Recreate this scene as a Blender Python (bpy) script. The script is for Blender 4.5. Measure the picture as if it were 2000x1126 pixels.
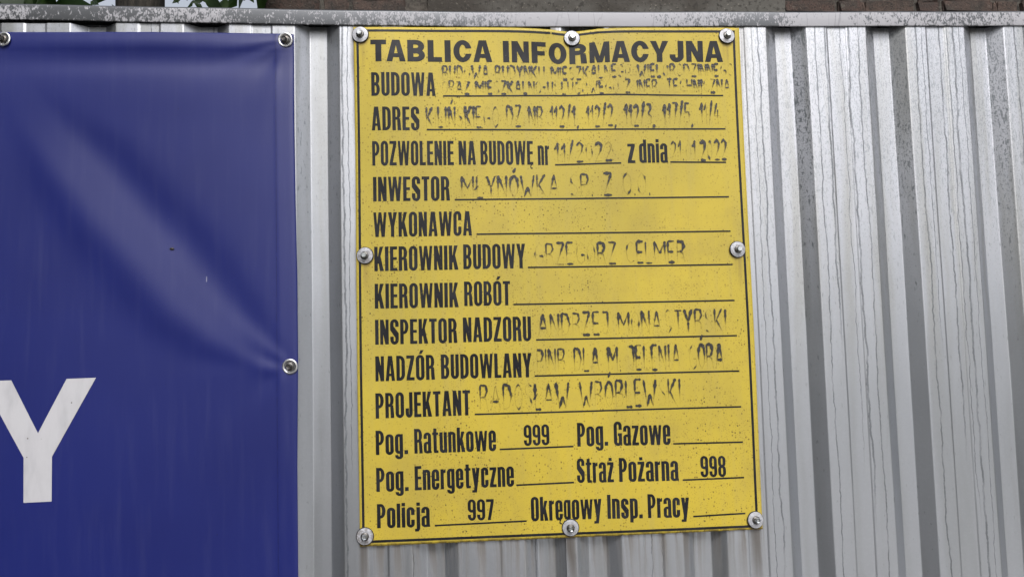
import bpy, bmesh, math, random
import numpy as np
from mathutils import Vector, Matrix, Euler
from mathutils.geometry import delaunay_2d_cdt

random.seed(7); RNG = np.random.default_rng(11)
for o in list(bpy.data.objects): bpy.data.objects.remove(o)
SC = bpy.context.scene
COL = SC.collection

# ------------------------------------------------------------------ camera, sky, sun, exposure
cam_d = bpy.data.cameras.new('camera'); cam = bpy.data.objects.new('camera', cam_d); COL.objects.link(cam)
SC.camera = cam
cam_d.sensor_width = 36; cam_d.sensor_fit = 'HORIZONTAL'; cam_d.lens = 36*1450.58/2000
cam_d.clip_start = .02; cam_d.clip_end = 2000
P_, Y_, R_ = 0.0686956, -0.06512942, 0.02594472
def rmat(p, y, r):
    cp, sp, cy, sy, cr, sr = math.cos(p), math.sin(p), math.cos(y), math.sin(y), math.cos(r), math.sin(r)
    Ry = Matrix(((cy,-sy,0),(sy,cy,0),(0,0,1))); Rp = Matrix(((1,0,0),(0,cp,-sp),(0,sp,cp))); Rr = Matrix(((cr,0,sr),(0,1,0),(-sr,0,cr)))
    return Ry @ Rp @ Rr
RM = rmat(P_, Y_, R_)
ax, ay, az = RM.col[0], RM.col[1], RM.col[2]
M = Matrix(((ax.x, az.x, -ay.x, 0.18457755), (ax.y, az.y, -ay.y, -1.30074638), (ax.z, az.z, -ay.z, 1.57247946), (0,0,0,1)))
cam.matrix_world = M

SUN_EL, SUN_AZ = math.radians(46), math.radians(9)    # azimuth measured from -Y (towards the camera side) to +X
world = bpy.data.worlds.new('World'); SC.world = world; world.use_nodes = True
wn = world.node_tree; wn.nodes.clear()
wo = wn.nodes.new('ShaderNodeOutputWorld'); bg = wn.nodes.new('ShaderNodeBackground'); sky = wn.nodes.new('ShaderNodeTexSky')
hs = wn.nodes.new('ShaderNodeHueSaturation')
sky.sky_type = 'NISHITA'; sky.sun_disc = False; sky.sun_elevation = SUN_EL
sky.sun_rotation = math.pi - SUN_AZ
sky.air_density = 1.0; sky.dust_density = 4.0; sky.ozone_density = 1.5
hs.inputs['Saturation'].default_value = .35
bg.inputs['Strength'].default_value = .13
wn.links.new(sky.outputs[0], hs.inputs['Color']); wn.links.new(hs.outputs[0], bg.inputs['Color']); wn.links.new(bg.outputs[0], wo.inputs['Surface'])
sun_d = bpy.data.lights.new('sun', 'SUN'); sun_d.energy = 1.25; sun_d.angle = math.radians(22); sun_d.color = (1, .97, .93)
sun = bpy.data.objects.new('sun', sun_d); COL.objects.link(sun)
sdir = Vector((math.sin(SUN_AZ)*math.cos(SUN_EL), -math.cos(SUN_AZ)*math.cos(SUN_EL), math.sin(SUN_EL)))
sun.rotation_euler = sdir.to_track_quat('Z', 'Y').to_euler(); sun.location = sdir*20
SC.view_settings.view_transform = 'Standard'; SC.view_settings.look = 'None'
SC.view_settings.exposure = 0.55; SC.view_settings.gamma = 1
try: SC.view_settings.use_curve_mapping = False
except Exception: pass

# ------------------------------------------------------------------ helpers
def link_obj(name, me, mats=None, parent=None, loc=None):
    o = bpy.data.objects.new(name, me); COL.objects.link(o)
    if mats is not None and me is not None:
        for m in (mats if isinstance(mats, (list, tuple)) else [mats]): me.materials.append(m)
    if parent is not None: o.parent = parent
    if loc is not None: o.location = loc
    return o
def empty(name, loc, label, cat, group=None):
    o = bpy.data.objects.new(name, None); COL.objects.link(o); o.location = loc; o.empty_display_size = .1
    o['label'] = label; o['category'] = cat
    if group: o['group'] = group
    return o
def child(name, me, mats, parent, label=None):
    """mesh given in world coordinates, parented to an unrotated root"""
    o = link_obj(name, me, mats, parent)
    p = parent; off = Vector((0,0,0))
    while p is not None: off += p.location; p = p.parent
    o.location = -off
    if label: o['label'] = label
    return o
def mesh(verts, faces, smooth=False):
    me = bpy.data.meshes.new('m'); me.from_pydata([tuple(v) for v in verts], [], faces); me.update()
    if smooth: me.polygons.foreach_set('use_smooth', [True]*len(me.polygons))
    return me
def grid_mesh(nx, nz, fn, smooth=True):
    us = np.linspace(0,1,nx); vs = np.linspace(0,1,nz)
    U, V = np.meshgrid(us, vs); X, Y, Z = fn(U, V)
    co = np.stack([X,Y,Z], -1).reshape(-1,3)
    i = np.arange(nx*nz).reshape(nz,nx)
    f = np.stack([i[:-1,:-1], i[:-1,1:], i[1:,1:], i[1:,:-1]], -1).reshape(-1,4)
    me = bpy.data.meshes.new('m'); me.vertices.add(len(co)); me.vertices.foreach_set('co', co.astype('f').ravel())
    me.loops.add(f.size); me.loops.foreach_set('vertex_index', f.astype('i').ravel())
    me.polygons.add(len(f)); me.polygons.foreach_set('loop_start', np.arange(0, f.size, 4, dtype='i'))
    me.polygons.foreach_set('loop_total', np.full(len(f), 4, 'i'))
    me.update(calc_edges=True); me.validate()
    if smooth: me.polygons.foreach_set('use_smooth', np.ones(len(f), bool))
    return me
def box_bm(bm, x0,x1,y0,y1,z0,z1):
    vs = [bm.verts.new(p) for p in ((x0,y0,z0),(x1,y0,z0),(x1,y1,z0),(x0,y1,z0),(x0,y0,z1),(x1,y0,z1),(x1,y1,z1),(x0,y1,z1))]
    for f in ((0,1,5,4),(1,2,6,5),(2,3,7,6),(3,0,4,7),(4,5,6,7),(3,2,1,0)): bm.faces.new([vs[i] for i in f])
    return vs
def bm_me(bm, smooth=False):
    me = bpy.data.meshes.new('m'); bm.normal_update(); bm.to_mesh(me); bm.free()
    if smooth: me.polygons.foreach_set('use_smooth', [True]*len(me.polygons))
    return me

class NT:
    """small node-tree builder"""
    def __init__(s, name):
        s.m = bpy.data.materials.new(name); s.m.use_nodes = True; s.t = s.m.node_tree; s.t.nodes.clear()
        s.out = s.t.nodes.new('ShaderNodeOutputMaterial')
        s.pos = s.t.nodes.new('ShaderNodeNewGeometry').outputs['Position']
    def set(s, sock, v):
        if isinstance(v, bpy.types.NodeSocket): s.t.links.new(v, sock)
        else: sock.default_value = v
    def n(s, typ, **kw):
        nd = s.t.nodes.new(typ)
        for k, v in kw.items(): setattr(nd, k, v)
        return nd
    def math(s, op, a, b=0.0, c=None, clamp=False):
        nd = s.n('ShaderNodeMath', operation=op); nd.use_clamp = clamp
        s.set(nd.inputs[0], a); s.set(nd.inputs[1], b)
        if c is not None: s.set(nd.inputs[2], c)
        return nd.outputs[0]
    def scale(s, v, sc, off=(0,0,0)):
        nd = s.n('ShaderNodeMapping'); s.set(nd.inputs['Vector'], v); nd.inputs['Scale'].default_value = sc; nd.inputs['Location'].default_value = off
        return nd.outputs[0]
    def noise(s, v, scale=1, detail=3, rough=.55, dist=0, dim='3D'):
        nd = s.n('ShaderNodeTexNoise'); nd.noise_dimensions = dim
        s.set(nd.inputs['Vector'], v); nd.inputs['Scale'].default_value = scale; nd.inputs['Detail'].default_value = detail
        nd.inputs['Roughness'].default_value = rough; nd.inputs['Distortion'].default_value = dist
        return nd.outputs['Fac']
    def vor(s, v, scale, feature='F1', out='Distance', rand=1):
        nd = s.n('ShaderNodeTexVoronoi', feature=feature); s.set(nd.inputs['Vector'], v); nd.inputs['Scale'].default_value = scale
        nd.inputs['Randomness'].default_value = rand
        return nd.outputs[out]
    def ramp(s, v, a, b, lo=0., hi=1.):
        nd = s.n('ShaderNodeMapRange'); nd.interpolation_type = 'SMOOTHSTEP'
        s.set(nd.inputs['Value'], v)
        for k, x in (('From Min',a),('From Max',b),('To Min',lo),('To Max',hi)): s.set(nd.inputs[k], x)
        return nd.outputs[0]
    def mix(s, f, a, b, blend='MIX'):
        nd = s.n('ShaderNodeMix', data_type='RGBA', blend_type=blend)
        s.set(nd.inputs[0], f)
        for i, v in ((6,a),(7,b)):
            if isinstance(v, tuple) and len(v) == 3: v = v + (1,)
            s.set(nd.inputs[i], v)
        return nd.outputs[2]
    def sep(s, v):
        nd = s.n('ShaderNodeSeparateXYZ'); s.set(nd.inputs[0], v); return nd.outputs
    def comb(s, x, y, z):
        nd = s.n('ShaderNodeCombineXYZ'); s.set(nd.inputs[0], x); s.set(nd.inputs[1], y); s.set(nd.inputs[2], z); return nd.outputs[0]
    def bump(s, h, strength, dist=.001, normal=None):
        nd = s.n('ShaderNodeBump'); nd.inputs['Strength'].default_value = strength; nd.inputs['Distance'].default_value = dist
        s.set(nd.inputs['Height'], h)
        if normal is not None: s.set(nd.inputs['Normal'], normal)
        return nd.outputs[0]
    def bsdf(s, color, rough=.5, metal=0., normal=None, spec=.5, **kw):
        nd = s.n('ShaderNodeBsdfPrincipled')
        if isinstance(color, tuple) and len(color) == 3: color = color + (1,)
        s.set(nd.inputs['Base Color'], color); s.set(nd.inputs['Roughness'], rough); s.set(nd.inputs['Metallic'], metal)
        s.set(nd.inputs['Specular IOR Level'], spec)
        if normal is not None: s.set(nd.inputs['Normal'], normal)
        for k, v in kw.items(): s.set(nd.inputs[k], v)
        s.t.links.new(nd.outputs[0], s.out.inputs['Surface'])
        return nd
def rnd_obj(nt):
    return nt.n('ShaderNodeObjectInfo').outputs['Random']

# ------------------------------------------------------------------ materials
RUNS = [(-.012,.0006,.008,1.3,2.2),(-.021,.0015,.010,1.0,2.2),(.722,.0006,.010,1.0,2.2),(.735,.0013,.016,1.1,2.2),(.843,.0009,.016,.9,2.2),(.862,.0014,.014,1.5,2.2),
        (.892,.0005,.018,1.3,2.2),(.905,.0016,.022,1.2,2.2),(.925,.0010,.016,.9,2.2),(1.036,.0012,.014,1.0,2.2),(1.048,.0005,.010,1.5,2.2),(1.082,.0013,.01,1.3,2.2),(1.098,.0007,.018,1.2,2.2),
        (1.108,.0017,.014,.9,2.2),(1.122,.0005,.01,1.0,2.2),(1.232,.0012,.02,.9,2.2),(1.262,.0006,.012,1.2,2.2),(1.3,.0008,.02,1.2,2.2),(-.25,.0007,.012,1.6,2.2),(-.35,.0006,.01,1.5,2.2),(.30,.0008,.01,.9,1.4),(.50,.0007,.01,.9,1.4),(.52,.0005,.01,.9,1.4),(.09,.0007,.01,.9,1.4)]
def mat_sheet():
    t = NT('galvanised_sheet'); x, y, z = t.sep(t.pos)
    # wandering coordinate for run marks: x pushed about by z
    w1 = t.noise(t.comb(t.math('MULTIPLY', x, 7), 0., t.math('MULTIPLY', z, 4)), 1, 2)
    w2 = t.noise(t.comb(t.math('MULTIPLY', x, 60), 3., t.math('MULTIPLY', z, 45)), 1, 3)
    xw = t.math('ADD', t.math('ADD', x, t.math('MULTIPLY', w1, .030)), t.math('MULTIPLY', w2, .0036))
    wv = t.noise(t.comb(0., 0., t.math('MULTIPLY', z, 230)), 1, 2)
    line = None
    for k, (x0, wd, am, za, zb) in enumerate(RUNS):
        n1 = t.noise(t.comb(k*3.7, 1., t.math('MULTIPLY', z, 5.2+.9*(k % 4))), 1, 1.5, .6)
        n2 = t.noise(t.comb(k*1.9, 5., t.math('MULTIPLY', z, 42)), 1, 2, .6)
        c0 = t.math('ADD', t.math('MULTIPLY_ADD', t.math('SUBTRACT', n1, .5), am, x0), t.math('MULTIPLY', t.math('SUBTRACT', n2, .5), .0062))
        d = t.math('ABSOLUTE', t.math('SUBTRACT', x, c0))
        ww = t.math('MULTIPLY_ADD', wv, wd*1.2, wd*.35)
        l = t.ramp(t.math('SUBTRACT', d, ww), -.0001, .0006, 1, 0)
        l = t.math('MULTIPLY', l, t.math('MULTIPLY', t.ramp(z, za, za+.15), t.ramp(z, zb-.02, zb, 1, 0)))
        line = l if line is None else t.math('MAXIMUM', line, l)
    line = t.math('MULTIPLY', line, t.ramp(t.noise(t.scale(t.pos, (90, 1, 30)), 1, 2), .3, .6, .45, 1))
    broad = t.noise(t.comb(t.math('MULTIPLY', xw, 34), 2., t.math('MULTIPLY', z, 1.1)), 1, 3, .55)
    dash = t.noise(t.comb(t.math('MULTIPLY', x, 520), t.math('MULTIPLY', y, 300), t.math('MULTIPLY', z, 280)), 1, 2.2, .6)
    dash2 = t.noise(t.comb(t.math('MULTIPLY', x, 300), t.math('MULTIPLY', y, 120), t.math('MULTIPLY', z, 68)), 1, 1.5, .55)
    side = t.ramp(x, -.2, 1.0, .55, 1)      # more weathered further along the fence
    topm = t.math('MULTIPLY', t.ramp(t.math('ADD', z, t.math('MULTIPLY', broad, .45)), 1.55, 2.30), side)
    thr = t.math('ADD', .30, t.math('MULTIPLY', topm, .135))
    dd = t.ramp(t.math('SUBTRACT', dash, thr), -.02, .03, 1, 0)
    thr2 = t.math('ADD', .27, t.math('MULTIPLY', topm, .12))
    dd2 = t.ramp(t.math('SUBTRACT', dash2, thr2), -.02, .02, 1, 0)
    dark = t.math('MAXIMUM', t.math('MULTIPLY', dd, t.ramp(topm, 0, 1, .3, .85)), t.math('MULTIPLY', dd2, .85))
    streak = t.ramp(broad, .42, .66, 0, 1)
    big = t.noise(t.scale(t.pos, (1.6, 1, 2.4)), 1, 3)
    bloom = t.math('MULTIPLY', t.ramp(topm, 0, 1, .45, 1.), t.math('SUBTRACT', 1., t.math('MULTIPLY', streak, .40)))
    bloom = t.math('MULTIPLY', bloom, t.ramp(big, .3, .7, .8, 1.05))
    bloom = t.math('MULTIPLY', bloom, t.math('SUBTRACT', 1., dark), clamp=True)
    sg = t.sep(t.vor(t.scale(t.pos, (1, 1, 1)), 300, out='Color'))[0]
    base = t.mix(bloom, (.355, .38, .415), (.475, .485, .53))
    base = t.mix(t.math('MULTIPLY', t.math('MULTIPLY', streak, t.ramp(topm, 0, .8, .25, 1.)), .55), base, (.33, .325, .30))
    base = t.mix(t.math('MULTIPLY', line, .8), base, (.12, .13, .145))
    base = t.mix(t.math('MULTIPLY', dark, .30), base, (.16, .165, .17))
    base = t.mix(t.math('MULTIPLY', t.math('SUBTRACT', sg, .5), .12), base, (.62, .66, .70))
    gx = t.math('MULTIPLY', t.ramp(x, -.005, .01), t.ramp(x, .69, .72, 1, 0))
    gz = t.math('MULTIPLY', t.ramp(z, 1.10, 1.235), t.ramp(t.noise(t.comb(t.math('MULTIPLY', xw, 70), 2., t.math('MULTIPLY', z, 2.5)), 1, 3), .42, .62))
    below_sign = t.math('MULTIPLY', gx, gz)  # streaky brown, denser towards the sign's lower edge
    base = t.mix(t.math('MULTIPLY', below_sign, .75), base, (.12, .10, .08))
    # brown streaks below the lower screws, fading downwards
    for sx in (.008, .359, .685):
        k = t.math('MULTIPLY', t.ramp(t.math('ABSOLUTE', t.math('SUBTRACT', xw, sx + .0165)), .003, .013, 1, 0), t.ramp(z, 1.08, 1.22))
        base = t.mix(t.math('MULTIPLY', k, .7), base, (.07, .058, .045))
        below_sign = t.math('MAXIMUM', below_sign, k)
    rough = t.math('ADD', t.math('ADD', .35, t.math('MULTIPLY', bloom, .13)), t.math('MULTIPLY', line, .15))
    metal = t.math('SUBTRACT', .96, t.math('MULTIPLY', bloom, .22))
    metal = t.math('MULTIPLY', metal, t.math('SUBTRACT', 1., t.math('MULTIPLY', below_sign, .6)))
    dent = t.noise(t.scale(t.pos, (14, 6, 4)), 1, 2)
    nrm = t.bump(t.math('ADD', t.math('MULTIPLY', dash, .22), t.math('MULTIPLY', dent, 4.)), .35, .0012)
    t.bsdf(base, rough, metal, nrm)
    return t.m
def mat_rail():
    t = NT('galvanised_rail'); x, y, z = t.sep(t.pos)
    patch = t.noise(t.comb(t.math('MULTIPLY', x, 3.3), 1.3, t.math('MULTIPLY', z, 1.5)), 1, 1.5)
    fine = t.noise(t.scale(t.pos, (400, 160, 210)), 1, 3, .6)
    mid = t.noise(t.scale(t.pos, (120, 60, 95)), 1, 2, .6)
    thr = t.ramp(patch, .36, .62, .30, .58)
    edge = t.ramp(z, 2.158, 2.1605, 0, .0)
    lump = t.math('ADD', t.math('MULTIPLY', fine, .55), t.math('MULTIPLY', mid, .45))
    bl = t.ramp(t.math('SUBTRACT', lump, thr), -.04, .06)
    vs = t.noise(t.comb(t.math('MULTIPLY', x, 26), 4., t.math('MULTIPLY', z, 4)), 1, 2)
    seam = t.ramp(t.math('ABSOLUTE', t.math('SUBTRACT', vs, .5)), .004, .014, 1, 0)
    ny = t.n('ShaderNodeNewGeometry').outputs['Normal']
    up = t.ramp(t.sep(ny)[2], .12, .4, 1, 0)       # bloom fades out where the normal turns up, leaving the bent lip darker
    bl = t.math('MULTIPLY', bl, up)
    bl = t.math('MULTIPLY', bl, t.math('SUBTRACT', 1., t.math('MULTIPLY', seam, .35)))
    base = t.mix(bl, (.115, .12, .13), (.37, .37, .40))
    rst = t.math('MULTIPLY', t.ramp(t.noise(t.scale(t.pos, (30, 10, 60)), 1, 3), .70, .78), .6)
    base = t.mix(rst, base, (.12, .10, .09))
    t.bsdf(base, t.math('ADD', .42, t.math('MULTIPLY', bl, .25)), t.math('SUBTRACT', .75, t.math('MULTIPLY', bl, .55)), t.bump(bl, .25, .0005))
    return t.m
def mat_panel():
    t = NT('yellow_plastic'); x, y, z = t.sep(t.pos)
    big = t.noise(t.scale(t.pos, (4, 1, 4)), 1, 3)
    streak = t.noise(t.scale(t.pos, (55, 1, 3.5)), 1, 3)
    c = t.mix(t.ramp(big, .3, .7), (.41, .325, .052), (.50, .385, .050))
    low = t.ramp(t.math('ADD', z, t.math('MULTIPLY', big, .2)), 1.2, 1.75, 1, 0)
    c = t.mix(t.math('MULTIPLY', low, .45), c, (.50, .365, .024))
    c = t.mix(t.ramp(streak, .45, .8, 0, .30), c, (.36, .30, .11))
    grm = t.noise(t.scale(t.pos, (7, 1, 5), (5, 0, 2)), 1, 5, .65)
    c = t.mix(t.ramp(grm, .44, .68, 0, .36), c, (.29, .225, .065))
    # dirt specks of two sizes
    cl = t.ramp(t.noise(t.scale(t.pos, (9, 1, 9), (3, 0, 1)), 1, 3), .32, .68)
    d1 = t.vor(t.scale(t.pos, (1, 1, .85)), 210)
    r1 = t.sep(t.vor(t.scale(t.pos, (1, 1, .85)), 210, out='Color'))
    s1 = t.math('MULTIPLY', t.ramp(d1, .20, .34, 1, 0), t.ramp(r1[0], .58, .64, 0, 1))
    d2 = t.vor(t.scale(t.pos, (1, 1, .8), (.7, 0, .3)), 430)
    r2 = t.sep(t.vor(t.scale(t.pos, (1, 1, .8), (.7, 0, .3)), 430, out='Color'))
    s2 = t.math('MULTIPLY', t.ramp(d2, .20, .36, 1, 0), t.ramp(r2[0], .35, .43, 0, 1))
    sp = t.math('MAXIMUM', t.math('MULTIPLY', s1, t.ramp(r1[1], 0, 1, .35, .95)), t.math('MULTIPLY', s2, t.ramp(r2[1], 0, 1, .2, .65)))
    sp = t.math('MULTIPLY', sp, t.math('ADD', .35, t.math('MULTIPLY', cl, .65)))
    c = t.mix(sp, c, t.mix(r1[2], (.15, .09, .02), (.05, .04, .02)))
    # dirt gathered along the lower edge; brown halo and runs at each screw
    ed = t.math('MULTIPLY', t.ramp(z, 1.2315, 1.238, 1, 0), t.ramp(t.noise(t.scale(t.pos, (60, 1, 60)), 1, 4), .38, .58))
    c = t.mix(t.math('MULTIPLY', ed, .75), c, (.09, .06, .03))
    wob = t.noise(t.scale(t.pos, (120, 1, 120)), 1, 3)
    for sx, sz in SCREWS:
        dx = t.math('MULTIPLY', t.math('SUBTRACT', x, sx), 1.0); dz = t.math('SUBTRACT', z, sz - .004)
        r = t.math('SQRT', t.math('ADD', t.math('MULTIPLY', dx, dx), t.math('MULTIPLY', dz, dz)))
        g = t.ramp(t.math('ADD', r, t.math('MULTIPLY', wob, .010)), .0165, .0225, .6, 0)
        c = t.mix(g, c, (.16, .105, .035))
        rn = t.math('MULTIPLY', t.ramp(t.math('ABSOLUTE', dx), .002, .012, 1, 0), t.math('MULTIPLY', t.ramp(dz, -.085, -.012, 0, 1), t.ramp(dz, -.006, 0., 1, 0)))
        c = t.mix(t.math('MULTIPLY', t.math('MULTIPLY', rn, t.ramp(streak, .35, .6)), .5), c, (.20, .14, .05))
    wave = t.noise(t.scale(t.pos, (6, 1, 5)), 1, 1)
    t.bsdf(c, t.math('ADD', .40, t.math('MULTIPLY', sp, .3)), 0., t.bump(t.math('ADD', t.math('MULTIPLY', wave, 3.), t.math('MULTIPLY', sp, .15)), .3, .002), spec=.26)
    return t.m
def mat_print():
    t = NT('black_print')
    s = t.vor(t.pos, 260); r = t.sep(t.vor(t.pos, 260, out='Color'))
    k = t.math('MULTIPLY', t.ramp(s, .10, .22, 1, 0), t.ramp(r[0], .8, .86, 0, 1))
    n = t.noise(t.pos, 25, 4)
    c = t.mix(t.ramp(n, .4, .7), (.010, .0105, .013), (.020, .021, .026))
    c = t.mix(t.math('MULTIPLY', k, .5), c, (.16, .14, .09))
    t.bsdf(c, .31, 0., spec=.20)
    return t.m
def mat_marker():
    t = NT('faded_marker')
    at = t.n('ShaderNodeAttribute', attribute_name='ink').outputs['Fac']
    n = t.noise(t.scale(t.pos, (500, 1, 220)), 1, 3, .6)
    a = t.ramp(t.math('ADD', at, t.math('MULTIPLY', t.math('SUBTRACT', n, .5), .34)), .04, .66, 0, .95)
    a = t.math('MULTIPLY', a, t.ramp(at, 0, .10, .0, 1))
    tr = t.n('ShaderNodeBsdfTransparent'); pb = t.n('ShaderNodeBsdfPrincipled')
    t.set(pb.inputs['Base Color'], t.mix(t.ramp(at, .2, .5), (.13, .095, .03), (.016, .015, .015))); pb.inputs['Roughness'].default_value = .5
    mx = t.n('ShaderNodeMixShader'); t.set(mx.inputs[0], a)
    t.t.links.new(tr.outputs[0], mx.inputs[1]); t.t.links.new(pb.outputs[0], mx.inputs[2]); t.t.links.new(mx.outputs[0], t.out.inputs['Surface'])
    return t.m
def mat_banner():
    t = NT('blue_vinyl'); x, y, z = t.sep(t.pos)
    n = t.noise(t.scale(t.pos, (3, 3, 3)), 1, 3)
    c = t.mix(t.ramp(n, .3, .7), (.0038, .0088, .106), (.0055, .0115, .122))
    sp = t.vor(t.pos, 60); r = t.sep(t.vor(t.pos, 60, out='Color'))
    k = t.math('MULTIPLY', t.ramp(sp, .03, .06, 1, 0), t.ramp(r[0], .86, .9, 0, 1))
    c = t.mix(t.math('MULTIPLY', k, .8), c, t.mix(t.ramp(r[1], .7, .72), (.01, .01, .02), (.35, .37, .5)))
    dust = t.noise(t.scale(t.pos, (70, 1, 6)), 1, 4)
    c = t.mix(t.ramp(dust, .45, .85, 0, .035), c, (.25, .26, .38))
    # diagonal scrim weave
    w = 900.
    a = t.math('SINE', t.math('MULTIPLY', t.math('ADD', x, z), w*1.6)); b = t.math('SINE', t.math('MULTIPLY', t.math('SUBTRACT', x, z), w*1.6))
    wv = t.math('MULTIPLY', a, b)
    f = t.noise(t.pos, 900, 2)
    hem = t.math('MULTIPLY', t.ramp(t.math('ABSOLUTE', t.math('SUBTRACT', t.math('ABSOLUTE', t.math('ADD', x, .1345)), .0)), .0004, .0012, 1, 0), t.ramp(t.noise(t.scale(t.pos, (1, 1, 60)), 1, 2), .3, .6))
    c = t.mix(t.math('MULTIPLY', hem, .45), c, (.002, .003, .045))
    c = t.mix(t.math('MULTIPLY', t.ramp(t.math('ABSOLUTE', t.math('ADD', x, .2527)), .0004, .0009, 1, 0), t.ramp(t.math('ABSOLUTE', t.math('SUBTRACT', z, 1.6887)), .003, .006, 1, 0)), c, (.20, .21, .30))
    t.bsdf(c, .43, 0., t.bump(t.math('ADD', t.math('MULTIPLY', wv, .10), t.math('MULTIPLY', f, .6)), .3, .0004), spec=.52)
    return t.m
def mat_white_print():
    t = NT('white_print')
    n = t.noise(t.scale(t.pos, (40, 1, 12)), 1, 4)
    c = t.mix(t.ramp(n, .4, .8), (.47, .47, .50), (.38, .38, .41))
    sp = t.vor(t.pos, 45); r = t.sep(t.vor(t.pos, 45, out='Color'))
    k = t.math('MULTIPLY', t.ramp(sp, .035, .07, 1, 0), t.ramp(r[0], .8, .84, 0, 1))
    c = t.mix(k, c, (.12, .11, .1))
    t.bsdf(c, .45, 0.); return t.m
def mat_zinc(name, base, rough, metal=1.):
    t = NT(name); n = t.noise(t.pos, 300, 3)
    c = t.mix(t.ramp(n, .35, .7), base, tuple(b*.72 for b in base)); ro = rnd_obj(t)
    c = t.mix(t.math('MULTIPLY', t.ramp(t.noise(t.pos, 160, 3), .42, .62), t.math('MULTIPLY', ro, .6)), c, (.10, .07, .045))
    t.bsdf(c, t.math('ADD', rough, t.math('MULTIPLY', n, .12)), metal, t.bump(n, .2, .0003)); return t.m
def mat_rubber():
    t = NT('black_rubber'); t.bsdf((.012,.012,.013), .7, 0.); return t.m
def mat_brick():
    t = NT('old_brick'); r = rnd_obj(t)
    n = t.noise(t.pos, 14, 4); f = t.noise(t.pos, 120, 4)
    c = t.mix(r, (.050, .027, .022), (.085, .056, .045))
    c = t.mix(t.ramp(n, .35, .7), c, (.035, .028, .024))
    c = t.mix(t.ramp(f, .50, .66, 0, .8), c, (.014, .012, .011))
    c = t.mix(t.ramp(t.noise(t.pos, 190, 3), .60, .70, 0, .6), c, (.16, .13, .10))
    c = t.mix(t.ramp(t.noise(t.pos, 40, 3), .6, .75, 0, .5), c, (.11, .10, .085))
    t.bsdf(c, .9, 0., t.bump(f, .8, .006)); return t.m
def mat_mortar(name='old_mortar', a=(.085,.077,.066), b=(.025,.022,.02), sc=50):
    t = NT(name)
    n = t.noise(t.pos, sc, 5, .65); g = t.noise(t.pos, 3, 3)
    c = t.mix(t.ramp(n, .38, .62), b, a)
    c = t.mix(t.ramp(g, .4, .65, 0, .45), c, (.12, .10, .085))
    t.bsdf(c, .95, 0., t.bump(n, .8, .008)); return t.m
def mat_concrete():
    t = NT('grey_concrete')
    n = t.noise(t.pos, 60, 5, .6); g = t.noise(t.scale(t.pos, (2.2, 1, 3)), 1, 4, .6)
    c = t.mix(t.ramp(g, .38, .6), (.095, .091, .082), (.045, .039, .033))
    c = t.mix(t.ramp(n, .52, .64, 0, .8), c, (.028, .025, .022))
    c = t.mix(t.ramp(t.noise(t.pos, 90, 4), .62, .7, 0, .6), c, (.22, .20, .17))
    t.bsdf(c, .92, 0., t.bump(n, .6, .006)); return t.m
def mat_leaf():
    t = NT('green_leaf'); r = rnd_obj(t); n = t.noise(t.pos, 9, 2)
    c = t.mix(r, (.022, .055, .014), (.055, .11, .022))
    c = t.mix(t.ramp(n, .3, .7), c, (.014, .036, .010))
    pb = t.n('ShaderNodeBsdfPrincipled'); t.set(pb.inputs['Base Color'], c); pb.inputs['Roughness'].default_value = .5
    tl = t.n('ShaderNodeBsdfTranslucent'); t.set(tl.inputs['Color'], t.mix(.3, c, (.10, .22, .02)))
    mx = t.n('ShaderNodeMixShader'); mx.inputs[0].default_value = .35
    t.t.links.new(pb.outputs[0], mx.inputs[1]); t.t.links.new(tl.outputs[0], mx.inputs[2]); t.t.links.new(mx.outputs[0], t.out.inputs['Surface'])
    return t.m
def mat_bark():
    t = NT('tree_bark'); n = t.noise(t.scale(t.pos, (40, 40, 8)), 1, 5)
    c = t.mix(t.ramp(n, .35, .65), (.010, .009, .007), (.035, .030, .024))
    t.bsdf(c, .9, 0., t.bump(n, .9, .02)); return t.m
def mat_ground():
    t = NT('paved_ground'); n = t.noise(t.pos, 30, 5); g = t.noise(t.pos, 1.2, 4)
    c = t.mix(t.ramp(g, .35, .65), (.055, .054, .052), (.08, .078, .074))
    c = t.mix(t.ramp(n, .5, .7, 0, .6), c, (.035, .034, .032))
    t.bsdf(c, .9, 0., t.bump(n, .5, .006)); return t.m

SCREWS = [(0.0117, 2.1168), (0.3891, 2.1113), (0.6743, 2.1153), (0.015, 1.7243), (0.6757, 1.7231), (0.0092, 1.248), (0.3591, 1.2479), (0.6851, 1.2476)]
BSCREWS = [(-0.5941, 2.1082), (-0.1177, 2.1056), (-0.1127, 1.5368)]
M_sheet, M_rail, M_panel, M_print, M_marker = mat_sheet(), mat_rail(), mat_panel(), mat_print(), mat_marker()
M_banner, M_wprint = mat_banner(), mat_white_print()
M_washer = mat_zinc('zinc_washer', (.46,.47,.51), .50, .5); M_head = mat_zinc('steel_head', (.62,.65,.67), .22); M_eyelet = mat_zinc('bright_eyelet', (.82,.83,.85), .30)
M_dullhead = mat_zinc('dark_steel', (.16,.155,.15), .34); M_rubber = mat_rubber()
M_brick, M_mortar, M_conc = mat_brick(), mat_mortar(), mat_concrete()
M_leaf, M_bark, M_ground = mat_leaf(), mat_bark(), mat_ground()

# ------------------------------------------------------------------ ground
g = link_obj('ground', mesh([(-150,-150,0),(150,-150,0),(150,150,0),(-150,150,0)], [(0,1,2,3)]), M_ground)
g['kind'] = 'structure'
M_reflector = NT('pale_reflector'); _n = M_reflector.noise(M_reflector.pos, 8, 5)
M_reflector.bsdf(M_reflector.mix(_n, (.40,.39,.37), (.50,.49,.46)), .85)
bm = bmesh.new(); box_bm(bm, .9, 8.5, -11, -.5, -.02, .02); g = link_obj('reflector_slab', bm_me(bm), M_reflector.m); g['kind'] = 'structure'  # unseen slab added to reflect brightness into the lower ribs

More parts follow.
